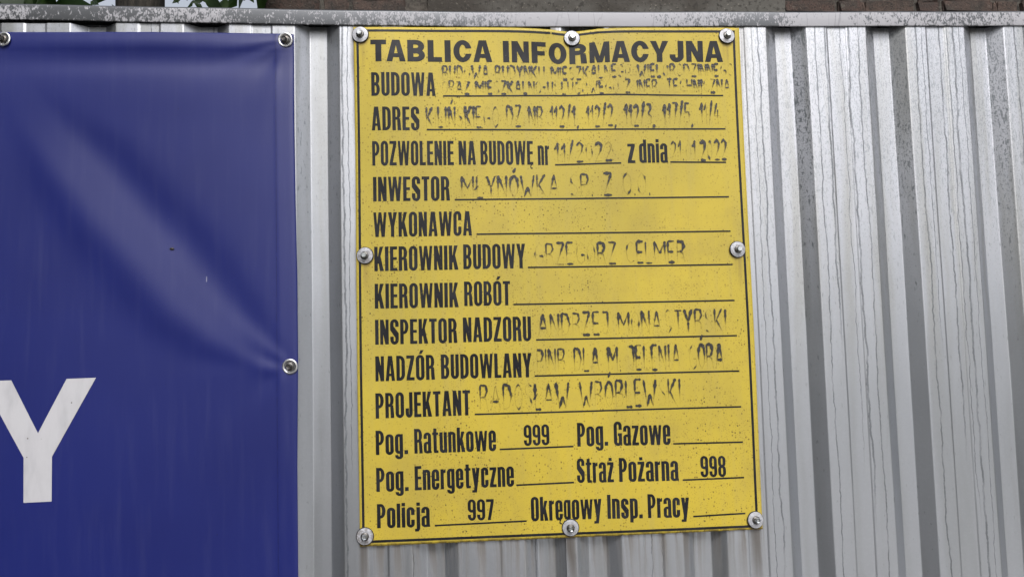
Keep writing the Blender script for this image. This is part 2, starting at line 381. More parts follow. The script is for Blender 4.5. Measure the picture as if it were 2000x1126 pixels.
# ------------------------------------------------------------------ corrugated fence
fence = empty('sheet_metal_fence', (0.3, 0, 0), 'grey galvanised corrugated sheet metal fence carrying the blue banner and the yellow sign', 'fence')
DEPTH, SL, REC = .0172, .0235, .0778
def profile(starts, x_from, x_to):
    """list of (x, y): ridge plane y=0, valleys y=DEPTH; every ridge has a shallow middle third"""
    pts = [(x_from, 0.)]
    for i, s in enumerate(starts):
        pts += [(s, 0.), (s+SL, DEPTH), (s+REC-SL, DEPTH), (s+REC, 0.)]
        e = s+REC; nx = starts[i+1] if i+1 < len(starts) else x_to
        if nx - e > .10:
            a, b, k = e+.0375, e+.0745, .0026
            pts += [(a, 0.), (a+k, .0017), (b-k+.001, .0017), (b+.001, 0.)]
    pts.append((x_to, 0.))
    return pts
def round_profile(pts, r=.0016):
    out = [pts[0]]
    for a, b, c in zip(pts, pts[1:], pts[2:]):
        A, B, C = Vector(a), Vector(b), Vector(c)
        u, v = (A-B), (C-B)
        if u.length < 1e-5 or v.length < 1e-5: continue
        k = min(r, u.length*.4, v.length*.4); u.normalize(); v.normalize()
        p, q = B+u*k, B+v*k
        out += [tuple(p), tuple((p+q)*.25 + B*.5), tuple(q)]
    out.append(pts[-1])
    return out
def sheet(name, starts, x0, x1, dy, z0=.06, z1=2.140, nz=60):
    pts = round_profile(profile(starts, x0, x1)); n = len(pts)
    co, fs = [], []
    zs = np.linspace(z0, z1, nz)
    for z in zs:
        for (x, y) in pts:
            wob = .0007*math.sin(z*5.1 + x*3.3) + .0005*math.sin(z*11 + x*17)
            co.append((x + .0004*math.sin(z*7 + x*40), y + dy + wob*.6, z))
    for j in range(nz-1):
        for i in range(n-1):
            a = j*n+i; fs.append((a, a+1, a+n+1, a+n))
    me = mesh(co, fs, True)
    o = child(name, me, M_sheet, fence)
    m = o.modifiers.new('thickness', 'SOLIDIFY'); m.thickness = .0006; m.offset = 1
    m = o.modifiers.new('flat_faces', 'WEIGHTED_NORMAL'); m.keep_sharp = False; m.weight = 90
    return o
PIT = .1925
sheet('corrugated_sheet', [.2800-.1920*k for k in range(5, -1, -1)], .2800-.1920*5-.114, .3590, 0)
sheet('corrugated_sheet', [.3704+PIT*0, .5572, .7498, .9406, 1.1316, 1.323], .3515, 1.323+REC+.03, -.0009)
sheet('corrugated_sheet', [.2800-.1920*k-.005 for k in range(12, 5, -1)], .28-.192*12-.114, .2800-.1920*5-.114+.02, -.0012)
sheet('corrugated_sheet', [1.45+.1915*k for k in range(7)], 1.323+REC+.01, 1.45+.1915*7, -.0016)
# folded channel along the top
RB = [(-1.9,2.150),(-.9, 2.1465),(-.597,2.1422),(-.342,2.1375),(-.053,2.1327),(.281,2.1297),(.75,2.1316),(1.241,2.1334),(1.9,2.137),(2.8,2.14)]
def rail_z(x): return np.interp(x, [p[0] for p in RB], [p[1] for p in RB])
def rail():
    sec = [(.001,.004),(-.0035,.0),(-.0042,.0006),(-.0046,.002),(-.0048,.0240)]
    for k in range(1, 8):
        a = math.pi*.5*k/7; sec.append((-.0048+.005*(1-math.cos(a)), .0240+.0052*math.sin(a)))
    sec += [(.034,.0292),(.036,.0285),(.0365,.026),(.0365,.001),(.030,.0),(.022,.003)]
    xs = np.linspace(-1.9, 2.75, 240); n = len(sec); co, fs = [], []
    for x in xs:
        # gentle smoothing of the polyline so that the rail sags instead of kinking
        zb = .0028 + float(np.mean([rail_z(x+d) for d in (-.12,-.06,0,.06,.12)]))
        for (y, z) in sec:
            co.append((x, y + .0004*math.sin(x*9), zb + z + .0003*math.sin(x*21)))
    for i in range(len(xs)-1):
        for j in range(n-1):
            a = i*n+j; fs.append((a, a+n, a+n+1, a+1))
    return mesh(co, fs, True)
o = child('top_rail', rail(), M_rail, fence)
m = o.modifiers.new('thickness', 'SOLIDIFY'); m.thickness = .0008; m.offset = -1
for X in (-1.7, -.5, .9, 2.3):
    bm = bmesh.new(); box_bm(bm, X-.03, X+.03, .040, .090, 0, 2.12); child('fence_post', bm_me(bm), M_rail, fence)
for Z in (.45, 1.75):
    bm = bmesh.new(); box_bm(bm, -1.85, 2.7, .0195, .0395, Z-.02, Z+.02); child('cross_rail', bm_me(bm), M_rail, fence)

# ------------------------------------------------------------------ glyphs: unions of flat polygons
def arc(cx, cy, rx, ry, a0, a1, n=9):
    return [(cx+rx*math.cos(math.radians(a0+(a1-a0)*i/n)), cy+ry*math.sin(math.radians(a0+(a1-a0)*i/n))) for i in range(n+1)]
def bar(x0, y0, x1, y1): return [(x0,y0),(x1,y0),(x1,y1),(x0,y1)]
def para(b0, b1, y0, t0, t1, y1): return [(b0,y0),(b1,y0),(t1,y1),(t0,y1)]
def capT(x0, x1, yt, ry, s, t):
    rx = (x1-x0)/2; cx = (x0+x1)/2
    return arc(cx, yt-ry, rx, ry, 0, 180, 14) + arc(cx, yt-ry, rx-s, max(ry-t, .001), 180, 0, 14)
def capB(x0, x1, yb, ry, s, t):
    rx = (x1-x0)/2; cx = (x0+x1)/2
    return arc(cx, yb+ry, rx, ry, 180, 360, 14) + arc(cx, yb+ry, rx-s, max(ry-t, .001), 360, 180, 14)
def bowlR(x0, x1, y0, y1, s, t, rx=None):
    h = y1-y0; rx = min(x1-x0, rx or (x1-x0)*.75); ry = min(h/2, rx*1.15 if h > .6 else h/2)
    o = [(x0,y1)] + arc(x1-rx, y1-ry, rx, ry, 90, 0) + arc(x1-rx, y0+ry, rx, ry, 0, -90) + [(x0,y0)]
    ix, iy = max(rx-s, .004), max(ry-t, .004)
    i = [(x0,y0+t)] + arc(x1-rx, y0+ry, ix, iy, -90, 0) + arc(x1-rx, y1-ry, ix, iy, 0, 90) + [(x0,y1-t)]
    return o + i
def ring(w, y0, y1, s, t, ry, x0=0):
    return [capT(x0, x0+w, y1, ry, s, t), capB(x0, x0+w, y0, ry, s, t), bar(x0, y0+ry-.002, x0+s, y1-ry+.002), bar(x0+w-s, y0+ry-.002, x0+w, y1-ry+.002)]
STY = {  # width, stem, thin, round radius, x-height, gap, word
    'T': dict(w=.77, s=.272, t=.215, ry=.47, xh=.75, gap=.125, wi=.262),
    'C': dict(w=.352, s=.144, t=.122, ry=.19, xh=.80, gap=.064, wi=.13),
    'c': dict(w=.348, s=.144, t=.120, ry=.18, xh=.83, gap=.056, wi=.125),
    'D': dict(w=.385, s=.145, t=.120, ry=.21, xh=.80, gap=.055, wi=.145),
}
def glyph(ch, st):
    P = STY[st]; w, s, t, ry, X = P['w'], P['s'], P['t'], P['ry'], P['xh']
    T = st == 'T'
    up_mark = lambda W, H: para(W*.38, W*.38+s*.75, H+.05, W*.38+s*.45, W*.38+s*1.45, H+.20)
    dot = lambda cx, H: bar(cx-s*.5, H+.055, cx+s*.5, H+.055+t*1.1)
    def ogon(x): return [arc(x-.01, -.085, .062, .085, 70, 270, 10) + arc(x-.005, -.085, .02, .05, 270, 70, 10), bar(x-.01, -.17, x+.045, -.12)]
    if ch in 'ĘęÓŻżĄ':
        b = {'Ę':'E','ę':'e','Ó':'O','Ż':'Z','ż':'z','Ą':'A'}[ch]
        W, ps = glyph(b, st)
        if ch in 'Ęę': ps = ps + ogon(W*.72)
        elif ch == 'Ó': ps = ps + [up_mark(W, 1.)]
        else: ps = ps + [dot(W/2, 1. if ch == 'Ż' else X)]
        return W, ps
    if ch == 'A':
        W = w*1.12; c = W/2; a = s*.62
        return W, [para(0, s*.97, 0, c-a, c+a*.35, 1), para(W-s*.97, W, 0, c-a*.35, c+a, 1), bar(W*.24, .19, W*.76, .19+t*.85)]
    if ch == 'B':
        W = w*1.03
        return W, [bar(0,0,s,1), bowlR(s*.5, W, 0, .5+t*.42, s, t, w*.5), bowlR(s*.5, W*.97, .5-t*.42, 1, s, t, w*.5)]
    if ch == 'C':
        W = w*(1.0 if not T else 1.09); g = .12 if not T else .06
        ps = [capT(0, W, 1.01, ry, s, t), capB(0, W, -.01, ry, s, t), bar(0, ry-.012, s, 1.012-ry)]
        if T: return W, [p for p in ring(W, -.01, 1.01, s, t, .51)[:0]] + [arc(W/2, .5, W/2, .51, 14, 346, 30) + arc(W/2, .5, W/2-s, .51-t, 336, 24, 30)]
        return W, ps + [bar(W-s, .63, W, 1.012-ry), bar(W-s, ry-.012, W, .37)]
    if ch == 'G':
        W = w*1.04
        return W, [capT(0, W, 1.01, ry, s, t), capB(0, W, -.01, ry, s, t), bar(0, ry-.012, s, 1.012-ry), bar(W-s, .66, W, 1.012-ry), bar(W-s, ry-.015, W, .52), bar(W*.5, .52-t, W-.001, .52), bar(W-s*.45, 0, W, ry)]
    if ch == 'D': W = w*1.03; return W, [bar(0,0,s,1), bowlR(s*.5, W, 0, 1, s, t, w*.62)]
    if ch == 'E': W = w*.86; return W, [bar(0,0,s,1), bar(s*.5,0,W,t), bar(s*.5,1-t,W,1), bar(s*.5,.5-t*.42,W*.95,.5+t*.5)]
    if ch == 'F': W = w*.86; return W, [bar(0,0,s,1), bar(s*.5,1-t,W,1), bar(s*.5,.45-t*.4,W*.92,.45+t*.55)]
    if ch == 'I': return s*1.02, [bar(0,0,s*1.02,1)]
    if ch == 'J': W = w*.86; return W, [bar(W-s, ry-.012, W, 1), capB(0, W, -.01, ry if not T else .3, s, t), bar(0, (ry if T is False else .29)-.012, s, .36), bar(W-s, .2, W, .5)]
    if ch == 'K': W = w*1.1; return W, [bar(0,0,s,1), para(s*.7, s*.8+.06, .30, W-s*1.12, W-.01, 1), para(W-s*1.08, W+.01, 0, s*.95, s*1.85, .60)]
    if ch == 'L': W = w*.84; return W, [bar(0,0,s,1), bar(s*.5,0,W,t)]
    if ch == 'M':
        W = w*1.22; c = W/2
        return W, [bar(0,0,s*.85,1), bar(W-s*.85,0,W,1), para(c-s*.45, c+s*.35, 0, 0, s*.95, 1), para(c-s*.35, c+s*.45, 0, W-s*.95, W, 1)]
    if ch == 'N': W = w*1.03; return W, [bar(0,0,s*.9,1), bar(W-s*.9,0,W,1), para(W-s*1.02, W, 0, 0, s*1.02, 1)]
    if ch == 'O':
        W = w*1.03
        if T:
            W = w*1.08; k = arc(W/2, .5, W/2, .515, 0, 180, 24) + arc(W/2, .5, W/2-s, .515-t, 180, 0, 24)
            k2 = arc(W/2, .5, W/2, .515, 180, 360, 24) + arc(W/2, .5, W/2-s, .515-t, 360, 180, 24)
            return W, [k, k2]
        return W, ring(W, -.01, 1.01, s, t, ry)
    if ch == 'P': W = w*1.0; return W, [bar(0,0,s,1), bowlR(s*.5, W, .40, 1, s, t, w*.55)]
    if ch == 'R': W = w*1.05; return W, [bar(0,0,s,1), bowlR(s*.5, W*.97, .44, 1, s, t, w*.5), para(W-s*1.0, W+.005, 0, W-s*1.12, W-s*.14, .42), bar(W-s*1.08, .36, W-s*.2, .50)]
    if ch == 'S' or ch == 's':
        H = 1. if ch == 'S' else X; W = w*(1.02 if ch == 'S' else .94); r = ry*(1 if ch == 'S' else .9)
        return W, [capT(0, W, H+.01, r, s, t), capB(0, W, -.01, r, s, t), bar(0, H*.66, s, H+.012-r), bar(W-s, r-.012, W, H*.36),
                   bar(W-s, H*.70, W, H+.012-r), bar(0, r-.012, s, H*.31), [(0, H*.68), (0, H*.57), (W-s, H*.26), (W, H*.33), (W, H*.44), (s, H*.72)]]
    if ch == 'T': W = w*.92; return W, [bar((W-s)/2,0,(W+s)/2,1), bar(0,1-t,W,1)]
    if ch == 'U': W = w*1.0; return W, [bar(0,ry-.012,s,1), bar(W-s,ry-.012,W,1), capB(0,W,-.01,ry,s,t)]
    if ch in 'Vv' or ch == 'W' or ch == 'w':
        H = 1. if ch.isupper() else X; W = w*(1.62 if ch in 'Ww' else 1.); k = s*.80; m = W/2
        if ch in 'Ww':
            q = W*.27
            return W, [para(q-k*.62, q+k*.45, 0, 0, k, H), para(q-k*.42, q+k*.62, 0, m-k*.55, m+k*.35, H),
                       para(W-q-k*.62, W-q+k*.42, 0, m-k*.35, m+k*.55, H), para(W-q-k*.45, W-q+k*.62, 0, W-k, W, H)]
    if ch == 'Y':
        W = w*1.1 if not T else w*1.12; c = W/2; j = .40
        return W, [bar(c-s/2, 0, c+s/2, j+.03), para(c-s*.5, c+s*.28, j, 0, s*1.05, 1), para(c-s*.28, c+s*.5, j, W-s*1.05, W, 1)]
    if ch in 'Zz':
        H = 1. if ch == 'Z' else X; W = w*(.96 if ch == 'Z' else .86)
        return W, [bar(0,0,W,t), bar(0,H-t,W,H), para(0, s*1.05, t*.9, W-s*1.05, W, H-t*.9)]
    # lower case
    if ch == 'a':
        W = w*.96; r = ry*.85
        return W, [capT(0, W, X+.01, r, s, t*.9), bar(0, X*.70, s, X+.012-r), bar(W-s, .0, W, X+.012-r), ] + ring(W*.98, -.01, X*.56, s*.95, t*.85, r*.8) + [bar(W-s, 0, W+.015, .09)]
    if ch == 'c': W = w*.94; r = ry*.9; return W, [capT(0,W,X+.01,r,s,t), capB(0,W,-.01,r,s,t), bar(0,r-.012,s,X+.012-r), bar(W-s,X*.62,W,X+.012-r), bar(W-s,r-.012,W,X*.38)]
    if ch == 'd': W = w*.98; return W, ring(W, -.01, X+.01, s, t, ry*.85) + [bar(W-s,0,W,1)]
    if ch == 'e': W = w*.96; r = ry*.9; return W, [capT(0,W,X+.01,r,s,t), capB(0,W,-.01,r,s,t), bar(0,r-.012,s,X+.012-r), bar(W-s,X*.42,W,X+.012-r), bar(s*.5,X*.42,W,X*.42+t*.75), bar(W-s,r-.012,W,X*.32)]
    if ch == 'g':
        W = w*.96; r = ry*.85
        return W, ring(W, .02, X+.01, s, t*.95, r) + [bar(W-s, -.05, W, X), capB(0, W, -.20, r*.85, s, t*.85), bar(0, -.20+r*.85-.01, s*.9, -.03), bar(W-s, -.20+r*.84, W, .1)]
    if ch == 'i': return s, [bar(0,0,s,X), bar(0,X+.055,s,X+.055+t*1.15)]
    if ch == 'j': return s*1.15, [bar(s*.15,-.08,s*1.15,X), bar(s*.15,X+.055,s*1.15,X+.055+t*1.15), para(-s*.35, s*.7, -.18, -s*.35, s*1.15, -.07)]
    if ch == 'k': W = w*1.02; return W, [bar(0,0,s,1), para(s*.7, s*.8+.06, .27, W-s*1.1, W-.01, X), para(W-s*1.06, W+.01, 0, s*.95, s*1.8, .52)]
    if ch == 'l': return s, [bar(0,0,s,1)]
    if ch == 'n': W = w*.96; r = ry*.8; return W, [bar(0,0,s,X), capT(0,W,X+.01,r,s,t), bar(W-s,0,W,X+.012-r), bar(0,X-.15,s,X)]
    if ch == 'u': W = w*.96; r = ry*.8; return W, [bar(W-s,0,W,X), capB(0,W,-.01,r,s,t), bar(0,r-.012,s,X), bar(W-s,0,W,.15)]
    if ch == 'o': W = w*.98; return W, ring(W, -.01, X+.01, s, t, ry*.88)
    if ch == 'p': W = w*.98; return W, ring(W, -.01, X+.01, s, t, ry*.85) + [bar(0,-.17,s,X)]
    if ch == 'r': W = w*.66; return W, [bar(0,0,s,X), [(s*.8,X*.70),(s*1.0,X*.80),(W,X*.83),(W,X+.01),(s*1.25,X-.01),(s*.8,X*.88)]]
    if ch == 't': W = s*1.85; return W, [bar(s*.35,.06,s*1.35,X+.16), bar(0,X-t*.85,W,X), para(s*.55, W, -.005, s*.35, W, t*.85)]
    if ch == 'y': W = w*1.0; c = W/2; return W, [para(c-s*.45, c+s*.4, -.02, 0, s, X), para(c-s*.75, c+s*.25, -.17, W-s, W, X), para(c-s*1.25, c+s*.2, -.19, c-s*1.2, c+s*.3, -.19+t*.85)]
    if ch == '.': return s*1.05, [bar(0,0,s*1.05,t*1.35)]
    if ch == '9' or ch == '6':
        W = w; ps = [capT(0,W,1.01,ry,s,t), bar(0,.56,s,1.012-ry), bar(W-s,ry-.012,W,1.012-ry), capB(0,W,.38,ry*.9,s,t), bar(0,.38+ry*.9-.01,s,.6), capB(0,W,-.01,ry,s,t), bar(0,ry-.012,s,.27)]
        return W, ps
    if ch == '8':
        W = w; return W, ring(W, -.01, .5+t*.42, s, t, ry) + ring(W*.96, .5-t*.42, 1.01, s*.97, t, ry, W*.02)
    if ch == '7': W = w*.95; return W, [bar(0,1-t*1.1,W,1), para(W*.16, W*.16+s, 0, W-s*1.0, W, 1-t*1.05)]
    return w*.4, []
def tri_union(polys):
    """triangulated union of the polygons (no overlapping faces)"""
    vs, es, fs = [], [], []
    for p in polys:
        q = []
        for a in p:
            if not q or (abs(a[0]-q[-1][0]) + abs(a[1]-q[-1][1])) > 1e-5: q.append(a)
        ar = sum(q[i][0]*q[(i+1)%len(q)][1]-q[(i+1)%len(q)][0]*q[i][1] for i in range(len(q)))
        if ar < 0: q.reverse()
        b = len(vs); vs += [Vector(a) for a in q]; fs.append(list(range(b, b+len(q))))
    v, e, f, ov, oe, of = delaunay_2d_cdt(vs, [], fs, 0, 1e-6)
    return [tuple(a) for a in v], [list(x) for x, o in zip(f, of) if len(o)]

TEXTS = [
    ('TABLICA', 'T', 0.0292, 0.2442, 2.0682, 2.0679, 2.1079, 2.1074),
    ('INFORMACYJNA', 'T', 0.2639, 0.666, 2.0676, 2.0674, 2.1068, 2.1062),
    ('BUDOWA', 'C', 0.0295, 0.142, 2.0062, 2.0061, 2.0488, 2.0481),
    ('ADRES', 'C', 0.0292, 0.1124, 1.9445, 1.9441, 1.9868, 1.9863),
    ('POZWOLENIE', 'C', 0.0293, 0.1716, 1.8816, 1.882, 1.9256, 1.9247),
    ('NA', 'C', 0.1803, 0.2104, 1.8821, 1.882, 1.925, 1.9247),
    ('BUDOWĘ', 'C', 0.2188, 0.3124, 1.8819, 1.8811, 1.9249, 1.9242),
    ('nr', 'c', 0.3208, 0.3412, 1.8806, 1.8806, 1.9229, 1.9228),
    ('z', 'c', 0.4835, 0.4972, 1.8822, 1.8821, 1.9243, 1.9242),
    ('dnia', 'c', 0.5047, 0.5563, 1.8824, 1.8824, 1.9247, 1.9243),
    ('INWESTOR', 'C', 0.03, 0.1633, 1.8187, 1.8188, 1.862, 1.8615),
    ('WYKONAWCA', 'C', 0.0301, 0.2012, 1.7564, 1.7563, 1.7995, 1.7992),
    ('KIEROWNIK', 'C', 0.031, 0.1761, 1.6969, 1.6968, 1.7394, 1.7393),
    ('BUDOWY', 'C', 0.1852, 0.294, 1.6971, 1.6969, 1.7409, 1.7399),
    ('KIEROWNIK', 'C', 0.0312, 0.1756, 1.6322, 1.6312, 1.675, 1.6741),
    ('ROBÓT', 'C', 0.1857, 0.266, 1.6328, 1.6326, 1.6758, 1.6746),
    ('INSPEKTOR', 'C', 0.0311, 0.1721, 1.5701, 1.5695, 1.6127, 1.6124),
    ('NADZORU', 'C', 0.1825, 0.3009, 1.5706, 1.5693, 1.6128, 1.6124),
    ('NADZÓR', 'C', 0.0307, 0.1322, 1.5071, 1.5075, 1.5501, 1.55),
    ('BUDOWLANY', 'C', 0.143, 0.3001, 1.5077, 1.5073, 1.5507, 1.5482),
    ('PROJEKTANT', 'C', 0.0299, 0.1921, 1.444, 1.4448, 1.487, 1.4876),
    ('Pog.', 'c', 0.0291, 0.0837, 1.3824, 1.3826, 1.4236, 1.4232),
    ('Ratunkowe', 'c', 0.0945, 0.2346, 1.3826, 1.3828, 1.4245, 1.4243),
    ('999', 'D', 0.2828, 0.3271, 1.3894, 1.3897, 1.4249, 1.4247),
    ('Pog.', 'c', 0.3757, 0.4297, 1.3849, 1.385, 1.4257, 1.4253),
    ('Gazowe', 'c', 0.44, 0.5403, 1.3841, 1.3826, 1.4254, 1.4235),
    ('Pog.', 'c', 0.0289, 0.0834, 1.3208, 1.3205, 1.361, 1.3604),
    ('Energetyczne', 'c', 0.094, 0.2637, 1.3206, 1.3218, 1.3619, 1.3616),
    ('Straż', 'c', 0.3737, 0.4378, 1.3232, 1.3222, 1.3645, 1.363),
    ('Pożarna', 'c', 0.4473, 0.5518, 1.3221, 1.3202, 1.363, 1.361),
    ('998', 'D', 0.5917, 0.637, 1.3248, 1.3237, 1.3608, 1.3597),
    ('Policja', 'c', 0.0292, 0.118, 1.2603, 1.2594, 1.3006, 1.2992),
    ('997', 'D', 0.183, 0.2278, 1.2666, 1.2665, 1.3022, 1.3009),
    ('Okręgowy', 'c', 0.2914, 0.4147, 1.2608, 1.2613, 1.3024, 1.301),
    ('Insp.', 'c', 0.4248, 0.4863, 1.2604, 1.2588, 1.3011, 1.2994),
    ('Pracy', 'c', 0.4955, 0.5688, 1.2587, 1.2572, 1.2994, 1.2977),
]
RULES = [
    (0.1551, 2.0066, 0.6638, 2.0055),
    (0.125, 1.9452, 0.6654, 1.9433),
    (0.3524, 1.8808, 0.4715, 1.8825),
    (0.561, 1.8834, 0.6635, 1.8817),
    (0.1718, 1.8199, 0.6656, 1.8188),
    (0.2091, 1.7583, 0.6652, 1.7564),
    (0.2981, 1.698, 0.665, 1.6963),
    (0.271, 1.6336, 0.6658, 1.632),
    (0.3093, 1.5711, 0.6671, 1.5693),
    (0.3048, 1.5086, 0.6685, 1.5068),
    (0.1992, 1.4459, 0.6691, 1.4441),
    (0.2404, 1.3849, 0.3688, 1.3856),
    (0.5448, 1.3838, 0.6695, 1.3824),
    (0.2674, 1.3231, 0.3681, 1.3241),
    (0.559, 1.3209, 0.6691, 1.321),
    (0.1263, 1.2607, 0.2835, 1.2619),
    (0.5753, 1.2579, 0.6686, 1.2593),
]
HAND = [
    ('BUDOWA BUDYNKU MIESZKALNEGO WIELORODZINNEGO', 0.1556, 0.6837, 2.0359, 2.0419, 2.0611, 2.0643),
    ('ORAZ MIESZKALNO-USŁUGOWEGO Z INFR. TECHNICZNĄ', 0.1542, 0.6765, 2.0099, 2.0113, 2.0331, 2.0357),
    ('KILIŃSKIEGO DZ NR 112/1, 112/2, 112/3, 117/5, 11/4', 0.1251, 0.6547, 1.949, 1.9517, 1.986, 1.9915),
    ('11/2022', 0.3526, 0.4552, 1.8842, 1.8878, 1.9203, 1.9222),
    ('21.01.2022', 0.5632, 0.6649, 1.8866, 1.8865, 1.9222, 1.9232),
    ('MŁYNÓWKA SP. Z O.O.', 0.1847, 0.5216, 1.8228, 1.8257, 1.8603, 1.8656),
    ('GRZEGORZ CELMER', 0.3109, 0.5798, 1.7026, 1.7019, 1.7407, 1.7396),
    ('ANDRZEJ MONASTYRSKI', 0.3137, 0.6485, 1.5774, 1.5752, 1.6159, 1.6171),
    ('PINB DLA M. JELENIA GÓRA', 0.3101, 0.64, 1.5151, 1.512, 1.5542, 1.5572),
    ('RADOSŁAW WRÓBLEWSKI', 0.2096, 0.5599, 1.4519, 1.4506, 1.495, 1.4971),
]

# ------------------------------------------------------------------ yellow information sign
sign = empty('information_sign', (.35, -.004, 1.23), 'yellow construction site information board with black print and faded handwriting, bolted to the corrugated fence', 'sign')
def sag(x, z):
    """the plastic is pulled down and creased round the top middle screw"""
    d = abs(x - .389)
    k = math.exp(-(d/.048)**1.5) * math.exp(-max(0, 2.131-z)/.085)
    return -.0078*k
def bulge(x, z):
    """how far the board stands off the ridges (towards the viewer, positive)"""
    b = .0016*math.sin(x*15+.4)*math.sin(z*7.0) + .0012*math.sin(x*6.2+z*4.) + .0010*math.sin(x*32)*math.exp(-(2.13-z)/.25)
    e = min(1, max(0, min(x, .7-x)/.05)) * min(1, max(0, min(z-1.231, 2.131-z)/.05))
    b *= .35 + .65*e
    b += -.0012*math.exp(-((x-.389)/.02)**2 - ((z-2.111)/.03)**2)
    # stiff creases on both sides of the pulled-down spot
    b += .0012*math.exp(-((x-.350)/.006)**2)*math.exp(-max(0, 2.131-z)/.03) + .0012*math.exp(-((x-.437)/.006)**2)*math.exp(-max(0, 2.131-z)/.03)
    return .0014 + b
def on_sign(x, z, lift=0.):
    ex = .0006*math.sin(z*9.) * (1 if x > .35 else -1)
    return (x + ex, -.0036 - bulge(x, z) - lift, z + sag(x, z))
def panel_mesh():
    nx, nz = 176, 226; TH = .0022
    co, fs = [], []
    xs = np.linspace(-.0002, .6985, nx); zs = np.linspace(1.2309, 2.1312, nz)
    for z in zs:
        for x in xs: co.append(on_sign(x, z))
    N = nx*nz
    for c in list(co): co.append((c[0], c[1]+TH, c[2]))
    for j in range(nz-1):
        for i in range(nx-1):
            a = j*nx+i; fs.append((a, a+1, a+nx+1, a+nx)); fs.append((N+a, N+a+nx, N+a+nx+1, N+a+1))
    for i in range(nx-1):
        a = i; fs.append((a, N+a, N+a+1, a+1)); a = (nz-1)*nx+i; fs.append((a, a+1, N+a+1, N+a))
    for j in range(nz-1):
        a = j*nx; fs.append((a, a+nx, N+a+nx, N+a)); a = j*nx+nx-1; fs.append((a, N+a, N+a+nx, a+nx))
    me = mesh(co, fs, True)
    sm = np.ones(len(fs), bool); sm[2*(nx-1)*(nz-1):] = False; me.polygons.foreach_set('use_smooth', sm)
    return me
panel = child('sign_panel', panel_mesh(), M_panel, sign)
def subdivide_long(vs, fs, maxl=.03):
    bm = bmesh.new(); bv = [bm.verts.new((v[0], 0, v[1])) for v in vs]
    for f in fs:
        try: bm.faces.new([bv[i] for i in f])
        except ValueError: pass
    for _ in range(6):
        ls = [e for e in bm.edges if e.calc_length() > maxl]
        if not ls: break
        bmesh.ops.subdivide_edges(bm, edges=ls, cuts=1)
        bmesh.ops.triangulate(bm, faces=bm.faces[:])
    return bm
def print_on_sign(name, vs, fs, mat, lift=.00035, parent=sign, maxl=.02, label=None):
    bm = subdivide_long(vs, fs, maxl)
    for v in bm.verts: v.co = Vector(on_sign(v.co.x, v.co.z, lift))
    bmesh.ops.recalc_face_normals(bm, faces=bm.faces[:])
    for f in bm.faces:
        if f.normal.y > 0: f.normal_flip()
    return child(name, bm_me(bm), mat, parent, label)
for (txt, st, xl, xr, bl, br, tl, tr) in TEXTS:
    gap = STY[st]['gap']; x = 0; parts = []
    for c in txt:
        W, ps = glyph(c, st)
        parts.append((x, ps)); x += W + gap
        nxt = txt[len(parts):len(parts)+1]
        if st == 'T' and (c+nxt) in ('TA','CA','MA','AC','YJ','CY','NA','AB'): x -= {'TA':.12,'YJ':.08,'AB':.04,'NA':.04,'MA':.04}.get(c+nxt, .06)
    tot = x - gap
    V, F = [], []
    b0 = (bl+br)/2; h = ((tl-bl)+(tr-br))/2; slope = ((br-bl)+(tr-tl))/2/(xr-xl)
    for x0, ps in parts:
        v, f = tri_union(ps); b = len(V)
        for (px, py) in v:
            X = xl + (x0+px)/tot*(xr-xl)
            V.append((X, b0 + slope*(X-(xl+xr)/2) + py*h))
        F += [[i+b for i in q] for q in f]
    print_on_sign('title_lettering' if st == 'T' else 'lettering', V, F, M_print)
for (x0, z0, x1, z1) in RULES:
    h = .0014; n = 40; V, F = [], []
    for i in range(n+1):
        u = i/n; x = x0+(x1-x0)*u; z = z0+(z1-z0)*u
        if z0 > 2.0: z += .0012*math.sin((x-.30)*13.) + .0006
        V += [(x, z-h), (x, z+h)]
        if i: F.append([2*i-2, 2*i, 2*i+1, 2*i-1])
    print_on_sign('rule_line', V, F, M_print)
bw = .0021
B = [(.0060, 1.2385), (.6888, 1.2366), (.6878, 2.1240), (.0066, 2.1248)]
V, F = [], []
for k in range(4):
    (xa, za), (xb, zb) = B[k], B[(k+1) % 4]
    n = 70; b = len(V)
    for i in range(n+1):
        u = i/n; x = xa+(xb-xa)*u; z = za+(zb-za)*u
        # mitred corners: the band is the space between two rectangles
        cx, cz = .3473, 1.681
        sx = (x-cx)/(.3411); sz = (z-cz)/(.4432)
        V += [(cx + (x-cx)*(1-bw/.3411), cz + (z-cz)*(1-bw/.4432)), (cx + (x-cx)*(1+bw/.3411), cz + (z-cz)*(1+bw/.4432))]
        if i: F.append([b+2*i-2, b+2*i, b+2*i+1, b+2*i-1])
print_on_sign('border_line', V, F, M_print, .0003)

